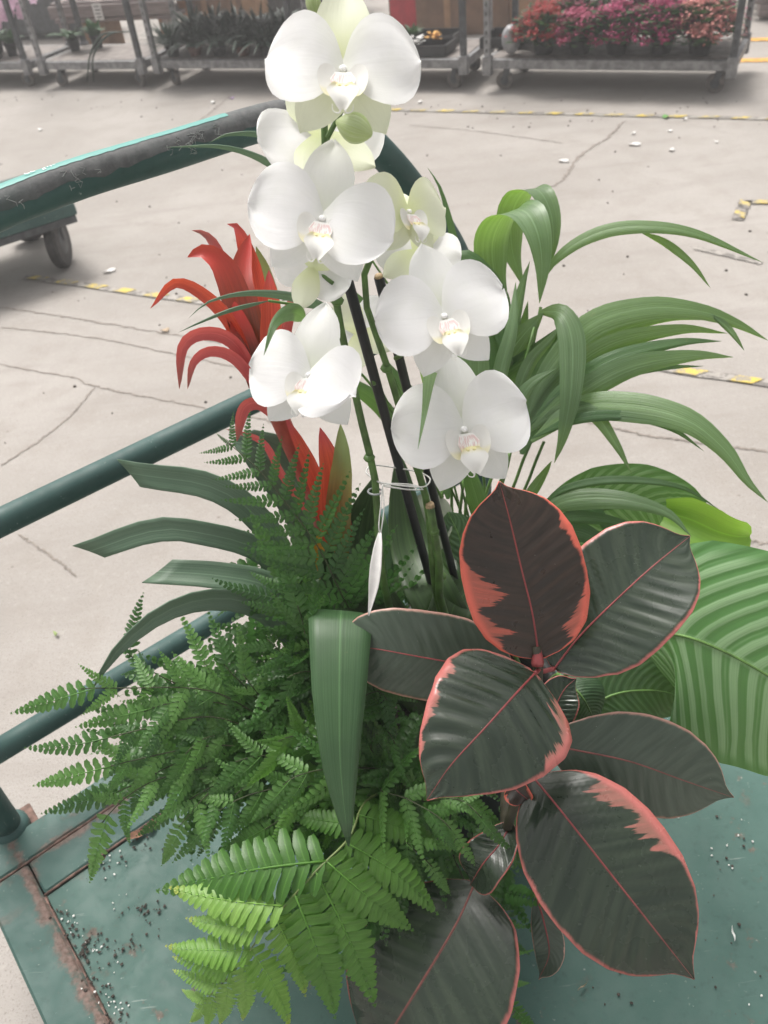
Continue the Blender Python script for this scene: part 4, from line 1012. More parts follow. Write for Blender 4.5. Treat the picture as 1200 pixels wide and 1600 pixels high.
def bud(px, py, t, w, h, rot, label):
    c = at(px, py, t); k = t / FPX; V = []; F = []; UV = []; n, m = 12, 18
    for i in range(n + 1):
        s = i / n; r = math.sin(math.pi * (.03 + .95 * s)) ** .8 * (1 - .15 * s)
        for j in range(m):
            a = 2 * math.pi * j / m; rr = r * (1 + .035 * math.cos(3 * a)); q = Vector((w * k * rr * math.cos(a), h * k * (2 * s - 1), w * k * rr * math.sin(a))); q = Matrix.Rotation(R_(rot), 3, 'Z') @ q
            V.append(c + CR * q.x + CUp * q.y + CT * q.z); UV.append((s, (j * 3 / m) % 1))
    for i in range(n):
        for j in range(m): F.append((i * m + j, i * m + (j + 1) % m, (i + 1) * m + (j + 1) % m, (i + 1) * m + j))
    F.append(tuple(range(n * m, n * m + m)))
    o = mk('bud', V, F, BUDM, orchid, c, True, UV); o['label'] = label; return o
bud(553, 200, .64, 25, 30, 70, 'closed green bud under the topmost flower'); bud(489, 4, .66, 13, 24, 10, 'green bud at the top of the spike')
ob = root(-.02, -.03); ob2 = root(.03, -.01)
def sp(name, path, r0, r1, mat, parent, n=26):
    S, _ = pathpts(wpath(path), n); return tube(name, S, [r0 + (r1 - r0) * i / n for i in range(n + 1)], mat, parent, 10)
sp('flower_spike', [ob, (612, 960, 1.02), (585, 740, .90), (572, 690, .875), (530, 500, .79), (522, 430, .76), (510, 330, .74), (508, 210, .71), (500, 100, .69), (490, 15, .665)], .0055, .0028, STEMG, orchid)
sp('flower_spike', [ob2, (690, 960, 1.04), (668, 790, .95), (640, 700, .90), (625, 640, .865), (604, 570, .82), (580, 500, .79), (566, 450, .775), (580, 400, .755), (612, 330, .73)], .0058, .0028, STEMG, orchid)
cutp = [root(.05, -.02), (697, 965, 1.03), (686, 880, .985), (672, 792, .945)]
sp('cut_spike', cutp, .0052, .0048, STEMG, orchid, 12)
MB().lathe(at(672, 791, .945), [(.0052, -.001), (.0045, .004), (.001, .005)], 10).build('cut_end', STEMB, orchid)
for (px, py, t) in ((690, 900, .998), (678, 830, .962), (577, 715, .885), (604, 575, .822), (527, 470, .776)):
    c = at(px, py, t); MB().lathe(c, [(.0048, -.003), (.0064, 0), (.0048, .003)], 10).build('stem_node', STEMG, orchid, smooth=True)
for path, w, m_ in [([ob, (585, 960, 1.05), (560, 850, 1.06), (588, 740, 1.02)], 46, OLEAF), ([ob2, (690, 960, 1.06), (640, 850, 1.1), (622, 700, 1.09)], 40, OLEAF), ([ob, (560, 960, 1.04), (520, 900, 1.04), (512, 850, 1.0)], 34, OLEAF), ([ob2, (700, 980, 1.06), (740, 900, 1.1), (700, 800, 1.12)], 42, OLEAF)]:
    leaf('leaf', wpath(path), w, STRAP, m_, orchid, 10, .25, 18, 6, thick=.0015)
# support stakes, string and tag: separate things
def stake(top, bot, r, label):
    a, b = at(*top), bot; th = thing('support_stake', b, label, 'stake', 'black stakes holding the orchid')
    tube('rod', [a.lerp(b, i / 8) for i in range(9)], r, STAKE, th, 12); dv = (a - b).normalized()
    V, F = tube_geo([a, a + dv * .0025], [r * .92, r * .75], 12); mk('end_cut', V, F, STEMB, th, a); return a, b
sA = stake((536, 412, .775), root(.0, .0), .0052, 'black orchid stake on the left, passing behind the second flower'); sB = stake((592, 433, .79), root(.03, .02), .0048, 'black orchid stake on the right with pale cut top end')
def string(name, pts, label, r=.0009):
    S = [Vector(q) for q in spline([tuple(at(*p)) for p in pts], 60)]; return tag(tube(name, S, r, TWINE, None, 5), label, 'string')
string('string_tie', [(597, 757, .895), (580, 745, .91), (572, 738, .915), (582, 727, .925), (620, 731, .935), (655, 738, .94), (672, 748, .93), (664, 760, .915), (640, 760, .905), (610, 757, .895), (596, 759, .89), (610, 761, .893), (640, 765, .905), (662, 764, .91), (640, 757, .908), (600, 755, .893), (590, 752, .9)], 'white string tying the two orchid stakes together')
string('tag_string', [(597, 757, .888), (600, 790, .885), (597, 820, .885), (594, 833, .885), (592, 820, .884), (595, 790, .884), (598, 757, .887)], 'white string holding the narrow paper tag', .0007)
tg, _ = leaf('paper_tag', [(594, 832, .885), (590, 870, .882), (585, 915, .885), (576, 962, .892)], 9, [(0, .25), (.15, .7), (.4, 1), (.6, .9), (.8, .5), (1, .1)], PAPER, None, 20, .5, 16, 6, thick=.0006); tag(tg, 'narrow curled white paper tag hanging beside the stakes', 'tag')
tag(mk('plastic_clip', *tube_geo([at(586 + 11 * math.cos(a), 768 + 5 * math.sin(a), .905 - .012 * math.sin(a)) for a in [k * .42 for k in range(16)]], .0011, 6), plain('clear_clip', (.3, .32, .33), .3), None), 'small grey plastic clip around the left stake', 'clip')

# ------------------------------------------------------------------ bromeliad
brom = thing('bromeliad_plant', root(-.07, .03), 'bromeliad with red bracts and grey green strap leaves left of the orchid', 'bromeliad')
bb = root(-.07, .03)
sp('flower_stalk', [bb, (535, 940, 1.13), (500, 800, 1.08), (440, 660, 1.04), (402, 575, 1.0), (385, 500, .98)], .011, .012, plain('red_stalk', (.3, .05, .03), .5, .4, 30), brom, 16)
def brac(path, w, mat, roll=0, cup=.35, prof=BRACT, **k): return leaf('bract', wpath(path), w, prof, mat, brom, roll, cup, 20, 6, **k)
HC = (404, 600, .99)
for path, w, m_, ro in [([(412, 598, 1.0), (404, 500, 1.02), (392, 420, 1.03), (372, 358, 1.03), (355, 350, 1.03)], 19, REDB, 0), ([(408, 600, .995), (388, 500, 1.0), (375, 430, 1.01), (390, 366, 1.03)], 20, REDBR, 15),
        ([(404, 602, .985), (378, 500, .965), (350, 420, .955), (318, 393, .952), (293, 402, .955)], 24, REDBR, 10), ([(402, 600, .99), (365, 470, .975), (342, 395, .97), (322, 366, .97), (300, 360, .97)], 13, PINKB, -20),
        ([(420, 600, .985), (424, 540, .965), (424, 475, .955), (420, 422, .955)], 17, REDB, -10), ([(424, 604, 1.0), (440, 520, 1.0), (454, 475, .99), (464, 455, .985)], 14, PINKB, 20),
        ([(400, 605, .985), (370, 520, .96), (330, 468, .945), (275, 441, .94), (235, 482, .945)], 11, REDB, -25), ([(410, 608, .985), (388, 555, .965), (372, 500, .96), (366, 470, .96)], 20, REDBR, 10),
        ([(410, 615, .975), (370, 540, .95), (325, 520, .94), (286, 540, .94), (280, 608, .945)], 11, PINKB, -15), ([(415, 620, .98), (370, 562, .95), (330, 548, .94), (302, 566, .94), (293, 608, .945)], 9, PINKB, -20),
        ([(420, 598, 1.01), (424, 500, 1.04), (414, 430, 1.05), (400, 385, 1.05)], 17, GREENRED, 0), ([(430, 650, 1.0), (405, 630, .985), (380, 640, .98), (370, 690, .985)], 10, PINKB, -15)]:
    brac(path, w, m_, ro)
for path, w, m_, ro in [([(520, 870, 1.08), (505, 790, 1.05), (480, 720, 1.03), (445, 650, 1.02)], 14, REDB, 8), ([(528, 880, 1.07), (522, 800, 1.04), (515, 730, 1.01), (500, 668, 1.0)], 24, REDB, 15), ([(530, 880, 1.06), (530, 800, 1.03), (535, 720, 1.0), (532, 662, 1.0)], 20, GREENRED, -10), ([(525, 885, 1.08), (535, 830, 1.05), (522, 780, 1.04), (512, 740, 1.03)], 16, REDB, 0),
        ([(528, 950, 1.1), (520, 900, 1.08), (505, 860, 1.07), (498, 830, 1.07)], 22, YELB, 0), ([(540, 960, 1.1), (528, 900, 1.085), (520, 850, 1.075)], 18, REDBR, 0), ([(480, 800, 1.05), (440, 740, 1.03), (410, 690, 1.02), (352, 670, 1.02)], 6, PINKB, -20)]:
    brac(path, w, m_, ro)
def strapl(path, w, m_=STRAPL, roll=0, cup=.22, prof=STRAP, label=None, **k):
    o, _ = leaf('leaf', wpath(path), w, prof, m_, brom, roll, cup, 26, 6, thick=.0014, **k)
    if label: o['label'] = label
    return o
strapl([bb, (490, 960, 1.12), (420, 830, 1.08), (340, 765, 1.05), (222, 742, 1.04)], 20, roll=-10, prof=CUT, cut=-1.0)
strapl([bb, (490, 980, 1.12), (420, 870, 1.07), (310, 832, 1.03), (240, 830, 1.02), (158, 855, 1.02)], 18, roll=-5, prof=CUT, cut=-1.1)
strapl([bb, (490, 1000, 1.1), (420, 920, 1.06), (340, 900, 1.04), (225, 892, 1.03)], 21, roll=15, prof=CUT, cut=1.0)
strapl([bb, (500, 1020, 1.08), (410, 950, 1.03), (330, 935, 1.0), (250, 960, .97), (180, 1020, .96), (146, 1075, .97)], 19, STRAPL, roll=-25, cup=.3)
strapl([bb, (548, 1050, 1.1), (540, 985, 1.03), (534, 955, .992), (532, 975, .965), (530, 1080, .932), (532, 1200, .925), (545, 1322, .93)], 49, STRAPM, wax=(1, .08, 0), roll=0, cup=.05, prof=[(0, .5), (.2, .85), (.32, .98), (.5, 1.05), (.66, 1.02), (.78, .86), (.88, .58), (.95, .3), (1, .02)], label='broad green strap leaf folded over and hanging down in front')
strapl([bb, (560, 1000, 1.12), (590, 900, 1.12), (600, 800, 1.12)], 34, STRAPM); strapl([bb, (520, 900, 1.14), (490, 800, 1.12), (440, 730, 1.1), (385, 692, 1.08), (365, 690, 1.08)], 46, STRAPL, prof=[(0, .5), (.5, .8), (.75, 1), (.88, .9), (.95, .65), (1, .1)])

# ------------------------------------------------------------------ palm
palm = thing('palm_plant', root(.07, .06), 'green palm with arching pleated leaves behind the orchid on the right', 'palm')
pb = root(.07, .06)
def pleaf(path, w, m_=PALMM, roll=0, cup=-.12, prof=PALM, **k): return leaf('leaf', wpath(path), w, prof, m_, palm, roll, cup, 26, 8, ripple=.0009, rn=0.001, **k)
def pstem(path, r=.0026, m_=PALMSTEM): return sp('stem', path, r, r * .8, m_, palm, 14)
J1 = (842, 490, 1.1); J2 = (838, 500, 1.09); J3 = (800, 670, 1.08)
for path in [[pb, (745, 860, 1.17), (770, 740, 1.13), (800, 640, 1.1), J2], [pb, (760, 860, 1.18), (790, 740, 1.14), (820, 600, 1.11), (845, 480, 1.1)], [pb, (730, 850, 1.18), (735, 740, 1.15), (745, 640, 1.13)], [pb, (775, 860, 1.17), (810, 740, 1.13), (830, 690, 1.11)], [pb, (790, 860, 1.18), (830, 740, 1.15), (850, 690, 1.13)], [pb, (715, 850, 1.19), (705, 750, 1.17), (690, 650, 1.15)], [pb, (770, 850, 1.15), (780, 760, 1.1), (800, 700, 1.08)], [pb, (725, 840, 1.16), (722, 780, 1.13), (725, 740, 1.12)], [pb, (755, 850, 1.2), (758, 780, 1.17), (752, 700, 1.15)], [pb, (700, 850, 1.17), (692, 790, 1.15), (690, 750, 1.14)]]:
    pstem(path)
pl_ = [ # upper group with folded tops
    ([(790, 470, 1.13), (772, 425, 1.14), (770, 375, 1.13), (790, 335, 1.1), (820, 330, 1.07), (840, 365, 1.055), (847, 415, 1.06), (843, 474, 1.07)], 36, PALMM, 0, (1, -.5, .25)),
    ([(815, 440, 1.16), (800, 390, 1.16), (800, 335, 1.15), (818, 300, 1.13), (842, 298, 1.1), (860, 330, 1.09), (865, 375, 1.09), (857, 420, 1.1)], 27, PALMM, 0, (1, -.3, .3)),
    ([(846, 455, 1.09), (860, 415, 1.08), (910, 375, 1.06), (980, 355, 1.04), (1080, 363, 1.02), (1192, 410, 1.02)], 12, PALMM, -20),
    ([(1000, 362, 1.045), (1040, 380, 1.04), (1080, 412, 1.03), (1110, 450, 1.03)], 7, PALMM, 20),
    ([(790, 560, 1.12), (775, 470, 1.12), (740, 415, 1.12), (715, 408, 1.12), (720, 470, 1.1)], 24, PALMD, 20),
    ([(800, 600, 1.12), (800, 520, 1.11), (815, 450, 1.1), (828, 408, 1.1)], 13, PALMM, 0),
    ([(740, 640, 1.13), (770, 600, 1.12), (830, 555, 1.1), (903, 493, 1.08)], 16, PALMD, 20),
    ([(780, 580, 1.11), (805, 540, 1.1), (830, 510, 1.09), (850, 488, 1.08)], 22, PALMM, 0),
    # middle fan
    ([(842, 488, 1.09), (875, 490, 1.06), (893, 530, 1.045), (892, 610, 1.04), (880, 680, 1.05), (866, 724, 1.06)], 24, PALMM, 0),
    ([(820, 660, 1.1), (850, 590, 1.09), (920, 510, 1.07), (1010, 482, 1.05), (1090, 486, 1.04), (1150, 505, 1.04), (1200, 532, 1.05)], 24, PALMM, -10),
    ([(825, 665, 1.1), (870, 600, 1.09), (950, 540, 1.07), (1060, 515, 1.05), (1137, 521, 1.05)], 18, PALMM, 15),
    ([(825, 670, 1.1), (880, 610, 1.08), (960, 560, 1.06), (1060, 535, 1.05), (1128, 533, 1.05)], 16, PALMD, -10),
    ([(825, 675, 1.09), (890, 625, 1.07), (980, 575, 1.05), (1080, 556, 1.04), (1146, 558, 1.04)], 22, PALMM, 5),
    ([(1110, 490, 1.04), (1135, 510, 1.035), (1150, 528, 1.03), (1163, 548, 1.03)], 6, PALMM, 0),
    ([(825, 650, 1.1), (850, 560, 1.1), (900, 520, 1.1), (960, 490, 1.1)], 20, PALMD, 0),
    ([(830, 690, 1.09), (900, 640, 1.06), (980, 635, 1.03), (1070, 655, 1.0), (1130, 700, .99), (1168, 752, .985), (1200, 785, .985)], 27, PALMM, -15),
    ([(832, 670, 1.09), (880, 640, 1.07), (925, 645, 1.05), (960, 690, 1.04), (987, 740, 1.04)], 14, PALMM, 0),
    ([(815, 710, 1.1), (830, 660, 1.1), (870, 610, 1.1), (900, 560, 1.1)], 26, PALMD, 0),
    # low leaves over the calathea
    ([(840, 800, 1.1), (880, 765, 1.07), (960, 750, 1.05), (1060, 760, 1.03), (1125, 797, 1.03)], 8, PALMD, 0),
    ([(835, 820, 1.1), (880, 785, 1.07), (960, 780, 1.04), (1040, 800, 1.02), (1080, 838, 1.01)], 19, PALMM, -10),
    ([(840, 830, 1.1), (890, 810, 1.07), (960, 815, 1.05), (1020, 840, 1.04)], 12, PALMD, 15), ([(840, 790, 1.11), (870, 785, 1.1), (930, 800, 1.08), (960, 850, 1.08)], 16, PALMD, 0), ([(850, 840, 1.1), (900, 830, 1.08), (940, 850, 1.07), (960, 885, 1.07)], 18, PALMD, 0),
    ([(760, 660, 1.14), (790, 600, 1.13), (812, 540, 1.12), (825, 470, 1.11)], 18, PALMM, 10), ([(770, 700, 1.13), (800, 640, 1.12), (850, 590, 1.1), (880, 560, 1.09)], 20, PALMD, 0), ([(740, 600, 1.16), (770, 540, 1.16), (785, 470, 1.15), (770, 430, 1.14)], 24, PALMD, 0), ([(810, 690, 1.12), (840, 640, 1.12), (900, 600, 1.11), (960, 590, 1.11)], 16, PALMD, 10),
    ([(745, 690, 1.1), (748, 600, 1.08), (745, 520, 1.07), (730, 450, 1.07)], 20, PALMM, 5), ([(770, 660, 1.1), (782, 580, 1.09), (800, 510, 1.08), (806, 440, 1.09)], 14, PALMM, -5), ([(730, 640, 1.12), (715, 560, 1.12), (712, 480, 1.12), (722, 410, 1.12)], 18, PALMM, 0), ([(800, 640, 1.09), (826, 570, 1.08), (860, 530, 1.07), (885, 500, 1.07)], 12, PALMM, 10), ([(790, 700, 1.08), (806, 640, 1.07), (830, 600, 1.06), (870, 575, 1.06)], 14, PALMM, 0),
    ([(825, 655, 1.1), (880, 580, 1.1), (950, 525, 1.09), (1040, 498, 1.08), (1120, 500, 1.08)], 11, PALMM, 10), ([(822, 668, 1.09), (880, 618, 1.08), (950, 590, 1.07), (1030, 575, 1.06), (1100, 572, 1.06)], 10, PALMD, 0), ([(830, 685, 1.08), (900, 655, 1.05), (980, 650, 1.03), (1050, 670, 1.02), (1100, 705, 1.02)], 10, PALMD, 0),
    # centre ones reaching in front of the stems
    ([(690, 640, .96), (676, 575, .80), (672, 580, .72), (664, 640, .682), (653, 702, .672)], 24, PALMM, 0),
    ([(480, 500, .76), (458, 488, .71), (430, 505, .675), (412, 556, .665)], 16, PALMD, 10), ([(540, 500, .95), (480, 470, .86), (400, 458, .8), (330, 470, .77), (295, 497, .77)], 9, STRAPL, 0), ([(420, 470, .83), (360, 485, .8), (310, 505, .79), (278, 520, .79)], 4, STRAPL, 0),
    ([(560, 380, 1.1), (470, 300, 1.0), (420, 255, .95), (350, 230, .92), (258, 230, .91)], 9, STRAPL, 0), ([(480, 260, 1.0), (420, 215, .97), (360, 210, .95), (325, 224, .95)], 6, STRAPL, 0),
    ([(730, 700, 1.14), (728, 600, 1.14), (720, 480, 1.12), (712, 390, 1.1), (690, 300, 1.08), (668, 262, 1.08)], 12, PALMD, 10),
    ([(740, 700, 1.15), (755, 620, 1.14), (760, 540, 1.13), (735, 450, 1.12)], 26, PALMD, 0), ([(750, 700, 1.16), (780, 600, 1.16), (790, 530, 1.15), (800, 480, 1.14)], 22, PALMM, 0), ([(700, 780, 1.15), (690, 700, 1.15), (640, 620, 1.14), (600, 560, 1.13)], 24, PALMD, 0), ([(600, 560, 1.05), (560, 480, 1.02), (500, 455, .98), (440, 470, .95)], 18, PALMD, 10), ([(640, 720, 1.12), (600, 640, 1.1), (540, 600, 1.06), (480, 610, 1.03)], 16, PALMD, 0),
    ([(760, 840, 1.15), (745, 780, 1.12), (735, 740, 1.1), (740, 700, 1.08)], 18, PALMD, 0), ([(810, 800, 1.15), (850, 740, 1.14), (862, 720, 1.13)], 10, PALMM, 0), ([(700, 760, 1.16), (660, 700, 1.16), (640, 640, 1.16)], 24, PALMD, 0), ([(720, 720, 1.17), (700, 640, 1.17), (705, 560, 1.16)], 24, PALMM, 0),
]
for path in [[pb, (735, 820, 1.14), (712, 720, 1.05), (690, 640, .96)], [pb, (700, 800, 1.13), (610, 640, 1.0), (540, 560, .9), (480, 500, .76)], [pb, (700, 800, 1.14), (600, 620, 1.05), (540, 500, .95), (420, 470, .83)], [pb, (720, 800, 1.17), (660, 560, 1.14), (600, 430, 1.12), (560, 380, 1.1), (520, 310, 1.05), (480, 260, 1.0)], [pb, (720, 800, 1.16), (640, 640, 1.1), (600, 560, 1.05)]]:
    pstem(path, .0017)
for q in pl_: pleaf(q[0], q[1] * (.88 if len(q) < 5 else 1), q[2], q[3], wax=q[4] if len(q) > 4 else None)

# ------------------------------------------------------------------ calathea
cal = thing('calathea_plant', root(.1, -.0), 'calathea with broad striped green leaves at the right edge', 'calathea')
cb = root(.1, 0)
def cleaf(path, w, m_=CALM, roll=0, label=None, stem=True, **k):
    o, cen = leaf('leaf', path, w, CAL, m_, cal, roll, k.pop('cup', -.12), 40, 16, ripple=.0014, rn=17, rs=.26, **k)
    if label: o['label'] = label
    S = [c[0] + c[1] * .0006 for c in cen]; V, F = tube_geo(S, [.0022 * (1 - .8 * i / 40) for i in range(41)], 6); mk('midrib', V, F, PALMSTEM, o, S[0])
    if stem: S2, _ = pathpts(wpath([cb, (path[0][0] * .6 + 850 * .4, path[0][1] * .6 + 1050 * .4, path[0][2] + .03), path[0]]), 12); tube('leaf_stalk', S2, .003, PALMSTEM, cal, 8)
cleaf([(1000, 995, 1.04), (1060, 992, 1.0), (1140, 1022, .98), (1240, 1082, .97), (1330, 1155, .98), (1400, 1230, 1.0)], 172, CALM, 12, 'largest striped leaf hanging past the right edge')
cleaf([(860, 845, 1.14), (930, 800, 1.12), (1020, 795, 1.1), (1120, 850, 1.1)], 62, CALM, 30, 'striped leaf behind the low palm leaves')
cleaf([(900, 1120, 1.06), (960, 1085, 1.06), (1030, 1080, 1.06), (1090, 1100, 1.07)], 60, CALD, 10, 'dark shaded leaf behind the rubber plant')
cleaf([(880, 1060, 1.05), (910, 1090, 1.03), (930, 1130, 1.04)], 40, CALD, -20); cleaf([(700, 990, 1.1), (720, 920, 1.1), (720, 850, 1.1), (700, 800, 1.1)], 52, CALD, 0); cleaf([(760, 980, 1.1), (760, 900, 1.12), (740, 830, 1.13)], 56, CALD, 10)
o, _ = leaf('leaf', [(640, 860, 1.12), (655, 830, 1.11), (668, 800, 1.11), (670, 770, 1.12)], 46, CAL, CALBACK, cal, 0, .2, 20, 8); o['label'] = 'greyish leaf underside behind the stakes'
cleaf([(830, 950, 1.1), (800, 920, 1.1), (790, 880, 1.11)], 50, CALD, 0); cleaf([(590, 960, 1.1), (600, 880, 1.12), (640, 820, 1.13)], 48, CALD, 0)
o, _ = leaf('leaf', [(1040, 800, 1.08), (1080, 812, 1.06), (1120, 830, 1.045), (1150, 838, 1.04), (1172, 838, 1.045)], 36, [(0, .6), (.3, 1), (.6, .98), (.85, .72), (.95, .45), (1, .15)], CALY, cal, 10, .6, 20, 8); o['label'] = 'curled light green leaf tip'

# ------------------------------------------------------------------ rubber plant
rub = thing('rubber_plant', root(.05, -.06), 'variegated rubber plant with dark coral edged leaves in front on the right', 'rubber plant')
rbs = root(.05, -.06)
sp('stem', [rbs, (790, 1290, 1.0), (812, 1220, .955), (835, 1110, .93), (842, 1040, .905), (838, 1010, .895)], .007, .005, RSTEM, rub, 16)
def rleaf(path, w, m_, roll, cup, seed, margin, label=None, prof=RUBR, fold=0, ripple=.0014, rn=14, mid=MIDR, pet=None, patches=()):
    o, cen = leaf('leaf', path, w, prof, m_, rub, roll, cup, 56, 20, ripple=ripple, rn=rn, rs=.16, thick=.0009, props=dict([('seed', float(seed)), ('margin', float(margin))] + [(n_ + '_' + k, float(x)) for k, q in zip('abc', list(patches) + [(-9, 0, 0)] * 3) for n_, x in zip(('patch', 'side', 'size'), q)]), fold=fold, wave=.0022)
    if label: o['label'] = label
    S = [c[0] + c[1] * .0006 for c in cen]; V, F = tube_geo(S, [.0013 * (1 - .85 * i / 56) for i in range(57)], 6); mk('midrib', V, F, mid, o, S[0])
    if pet:
        S2, _ = pathpts([pet, path[0]], 6); tube('leaf_stalk', S2, .0026, MIDR, rub, 8)
rleaf([(842, 1028, .90), (832, 960, .885), (815, 890, .875), (796, 810, .87), (780, 752, .872)], 95, RUBM, 5, .14, 3.1, .55, 'upright maroon leaf with broad coral edges', RUBR, .04, .0013, pet=(842, 1045, .905), patches=[(.36, -1, 1.1), (.12, -1, .8), (.08, 1, .7)])
rleaf([(866, 1045, .915), (905, 995, .91), (960, 940, .905), (1020, 885, .905), (1078, 838, .915)], 97, RUBG, -8, .06, 8.6, .12, 'rounded dark leaf leaning right behind the upright one', RUBR, .05, pet=(845, 1050, .91))
rleaf([(836, 1052, .895), (805, 1085, .865), (760, 1135, .84), (705, 1195, .83), (667, 1250, .835)], 118, RUBG, 4, -.1, 5.2, .5, 'glossy front leaf with coral patch near its base', [(0, .1), (.04, .45), (.1, .72), (.2, .92), (.33, 1), (.5, .95), (.65, .8), (.77, .6), (.86, .4), (.91, .25), (.94, .14), (1, .01)], -.04, .0022, 9, pet=(843, 1045, .905), patches=[(.02, -1, .8), (.5, 1, .35), (.2, -1, .4)])
rleaf([(800, 1058, .98), (730, 1040, .965), (650, 1025, .96), (575, 1012, .965), (520, 1010, .975)], 70, RUBP, -20, -.1, 11.4, .05, 'grey green leaf behind the hanging strap leaf', RUBR, 0, pet=(838, 1060, .93))
rleaf([(852, 1162, .95), (900, 1172, .94), (985, 1190, .94), (1070, 1220, .955), (1146, 1246, .97)], 76, RUBP, 14, -.06, 14.8, .09, 'dull green leaf pointing right below the rounded one', RUB, -.05, .001, mid=MIDP, pet=(826, 1160, .945))
rleaf([(832, 1213, .925), (875, 1265, .89), (950, 1360, .865), (1025, 1455, .865), (1084, 1530, .875)], 115, RUBG, -6, -.1, 22.3, .5, 'largest dark leaf in front with pink patches and coral rim', RUB, -.03, .0016, 16, pet=(815, 1200, .95), patches=[(.16, -1, .75), (.34, -1, .7), (.86, 1, .5)])
rleaf([(742, 1380, 1.02), (715, 1440, 1.0), (668, 1520, .99), (612, 1610, 1.0), (575, 1670, 1.02)], 132, RUBG, 18, -.08, 27.7, .2, 'dark leaf at the bottom, partly under the fern', RUBR, 0, .001, mid=MIDP, pet=(790, 1300, .99))
rleaf([(800, 1285, .985), (780, 1320, .97), (755, 1350, .965), (735, 1382, 1.0)], 36, RUBG, 20, .1, 31.2, .2, 'small dark leaf behind the fern tips', RUB, .1, .0005, pet=(800, 1260, .98))
rleaf([(800, 1222, .93), (808, 1235, .915), (820, 1245, .91), (828, 1252, .912)], 20, RUBM, 20, .3, 35.5, .9, 'small coral new leaf', RUB, .1, 0, pet=(815, 1200, .945))
rleaf([(838, 1400, 1.03), (850, 1440, 1.02), (858, 1490, 1.02), (842, 1530, 1.03)], 24, RUBP, 10, .0, 39.9, .1, 'pale green leaf showing under the largest leaf', RUB, 0, .0006, pet=(800, 1290, .985))
rleaf([(850, 1160, .99), (862, 1120, .99), (880, 1080, .995), (900, 1060, 1.0)], 34, RUBG, 0, .1, 45.1, .1, None, RUB, 0, .001)
MB().lathe(at(840, 1035, .898), [(.0062, -.004), (.007, 0), (.0045, .012), (.001, .03)], 10, (CR, CT, CUp)).build('leaf_bud', MIDR, rub, smooth=True)

# ------------------------------------------------------------------ ferns
def pinna_mesh(name, mat, n=15, pw=.17, pd=.052, gap=.9, droop=.10, serr=.18, fwd=62, taper=1.0, seed=1, fold=.25):
    rng = random.Random(seed); V = []; F = []; UV = []
    bend = rng.uniform(-.09, .09); tw = rng.uniform(-.05, .05)
    def ctr(s): return Vector((s, .02 * math.sin(3 * s) + bend * s * s, .04 * math.sin(3.0 * s) - droop * s * s + tw * math.sin(5 * s)))
    m = 14
    V2, F2 = tube_geo([ctr(i / m) for i in range(m + 1)], [.007 * (1 - .8 * i / m) for i in range(m + 1)], 4); b = 0
    V += V2; F += F2; UV += [(.5, .5)] * len(V2)
    for i in range(n + 1):
        s = .03 + .955 * (i / n) ** .95; prof = min(1, .75 + s * 1.6) * (1 - s ** 1.7) ** .95 + .02
        for sg in (-1, 1):
            l = pw * prof * rng.uniform(.92, 1.08); w_ = pd * gap * (.55 + .45 * prof) * (1.0 if i < n else .7); a = math.radians(fwd - 26 * s + rng.uniform(-4, 4)); base = ctr(min(1, s + rng.uniform(-.006, .006)))
            dr = Vector((math.cos(a), sg * math.sin(a), 0)); sd_ = Vector((-dr.y, dr.x, 0)); b = len(V); K = 5
            for k in range(K + 1):
                q = k / K; ww = w_ * (.5, .56, .57, .57, .5, .26)[k] * (1 + (serr if k % 2 else -serr) * .6); c = base + dr * (l * q) + Vector((0, 0, fold * l * math.sin(2.6 * q) * .5 - .22 * l * q * q))
                V += [c + sd_ * ww, c + Vector((0, 0, -w_ * .16)), c - sd_ * ww]; UV += [(s, 0), (s, .5), (s, 1)]
            for k in range(K):
                for j in range(2): F.append((b + 3 * k + j, b + 3 * k + j + 1, b + 3 * k + 4 + j, b + 3 * k + 3 + j))
    return mesh_data(name, V, F, mat, True, UV), (V, F, UV)
PB = [pinna_mesh('pinna', FERNB, 15, .195, .066, .93, .05 + .03 * (s % 4), .08, 72, seed=s, fold=.12)[0] for s in (1, 2, 11, 12)]
PY = [pinna_mesh('pinna', FERNY, 14, .2, .07, .92, .04 + .03 * (s % 4), .08, 72, seed=s, fold=.12)[0] for s in (3, 4, 13, 14)]
PM = [pinna_mesh('pinna', FERNM, 12, .15 + .01 * (s % 3), .08, .8, .04 + .05 * (s % 4), .16, 64, seed=s, fold=.12)[0] for s in (5, 6, 15, 16, 17)]
PD = [pinna_mesh('pinna', FERND, 12, .145 + .01 * (s % 3), .078, .7, .04 + .05 * (s % 4), .16, 62, seed=s, fold=.12)[0] for s in (7, 8, 18, 19, 20)]
PSM = [pinna_mesh('pinna', FERND, 12, .13, .075, .82, .04, .1, 66, seed=s, fold=.05)[0] for s in (9, 10)]
rf = random.Random(21)
def basis(base, tip, up, roll=0):
    x = tip - base; L = x.length; x.normalize(); z = (up - x * up.dot(x)).normalized(); z = Quaternion(x, roll) @ z; y = z.cross(x)
    m = Matrix(((x.x * L, y.x * L, z.x * L, base.x), (x.y * L, y.y * L, z.y * L, base.y), (x.z * L, y.z * L, z.z * L, base.z), (0, 0, 0, 1))); return m
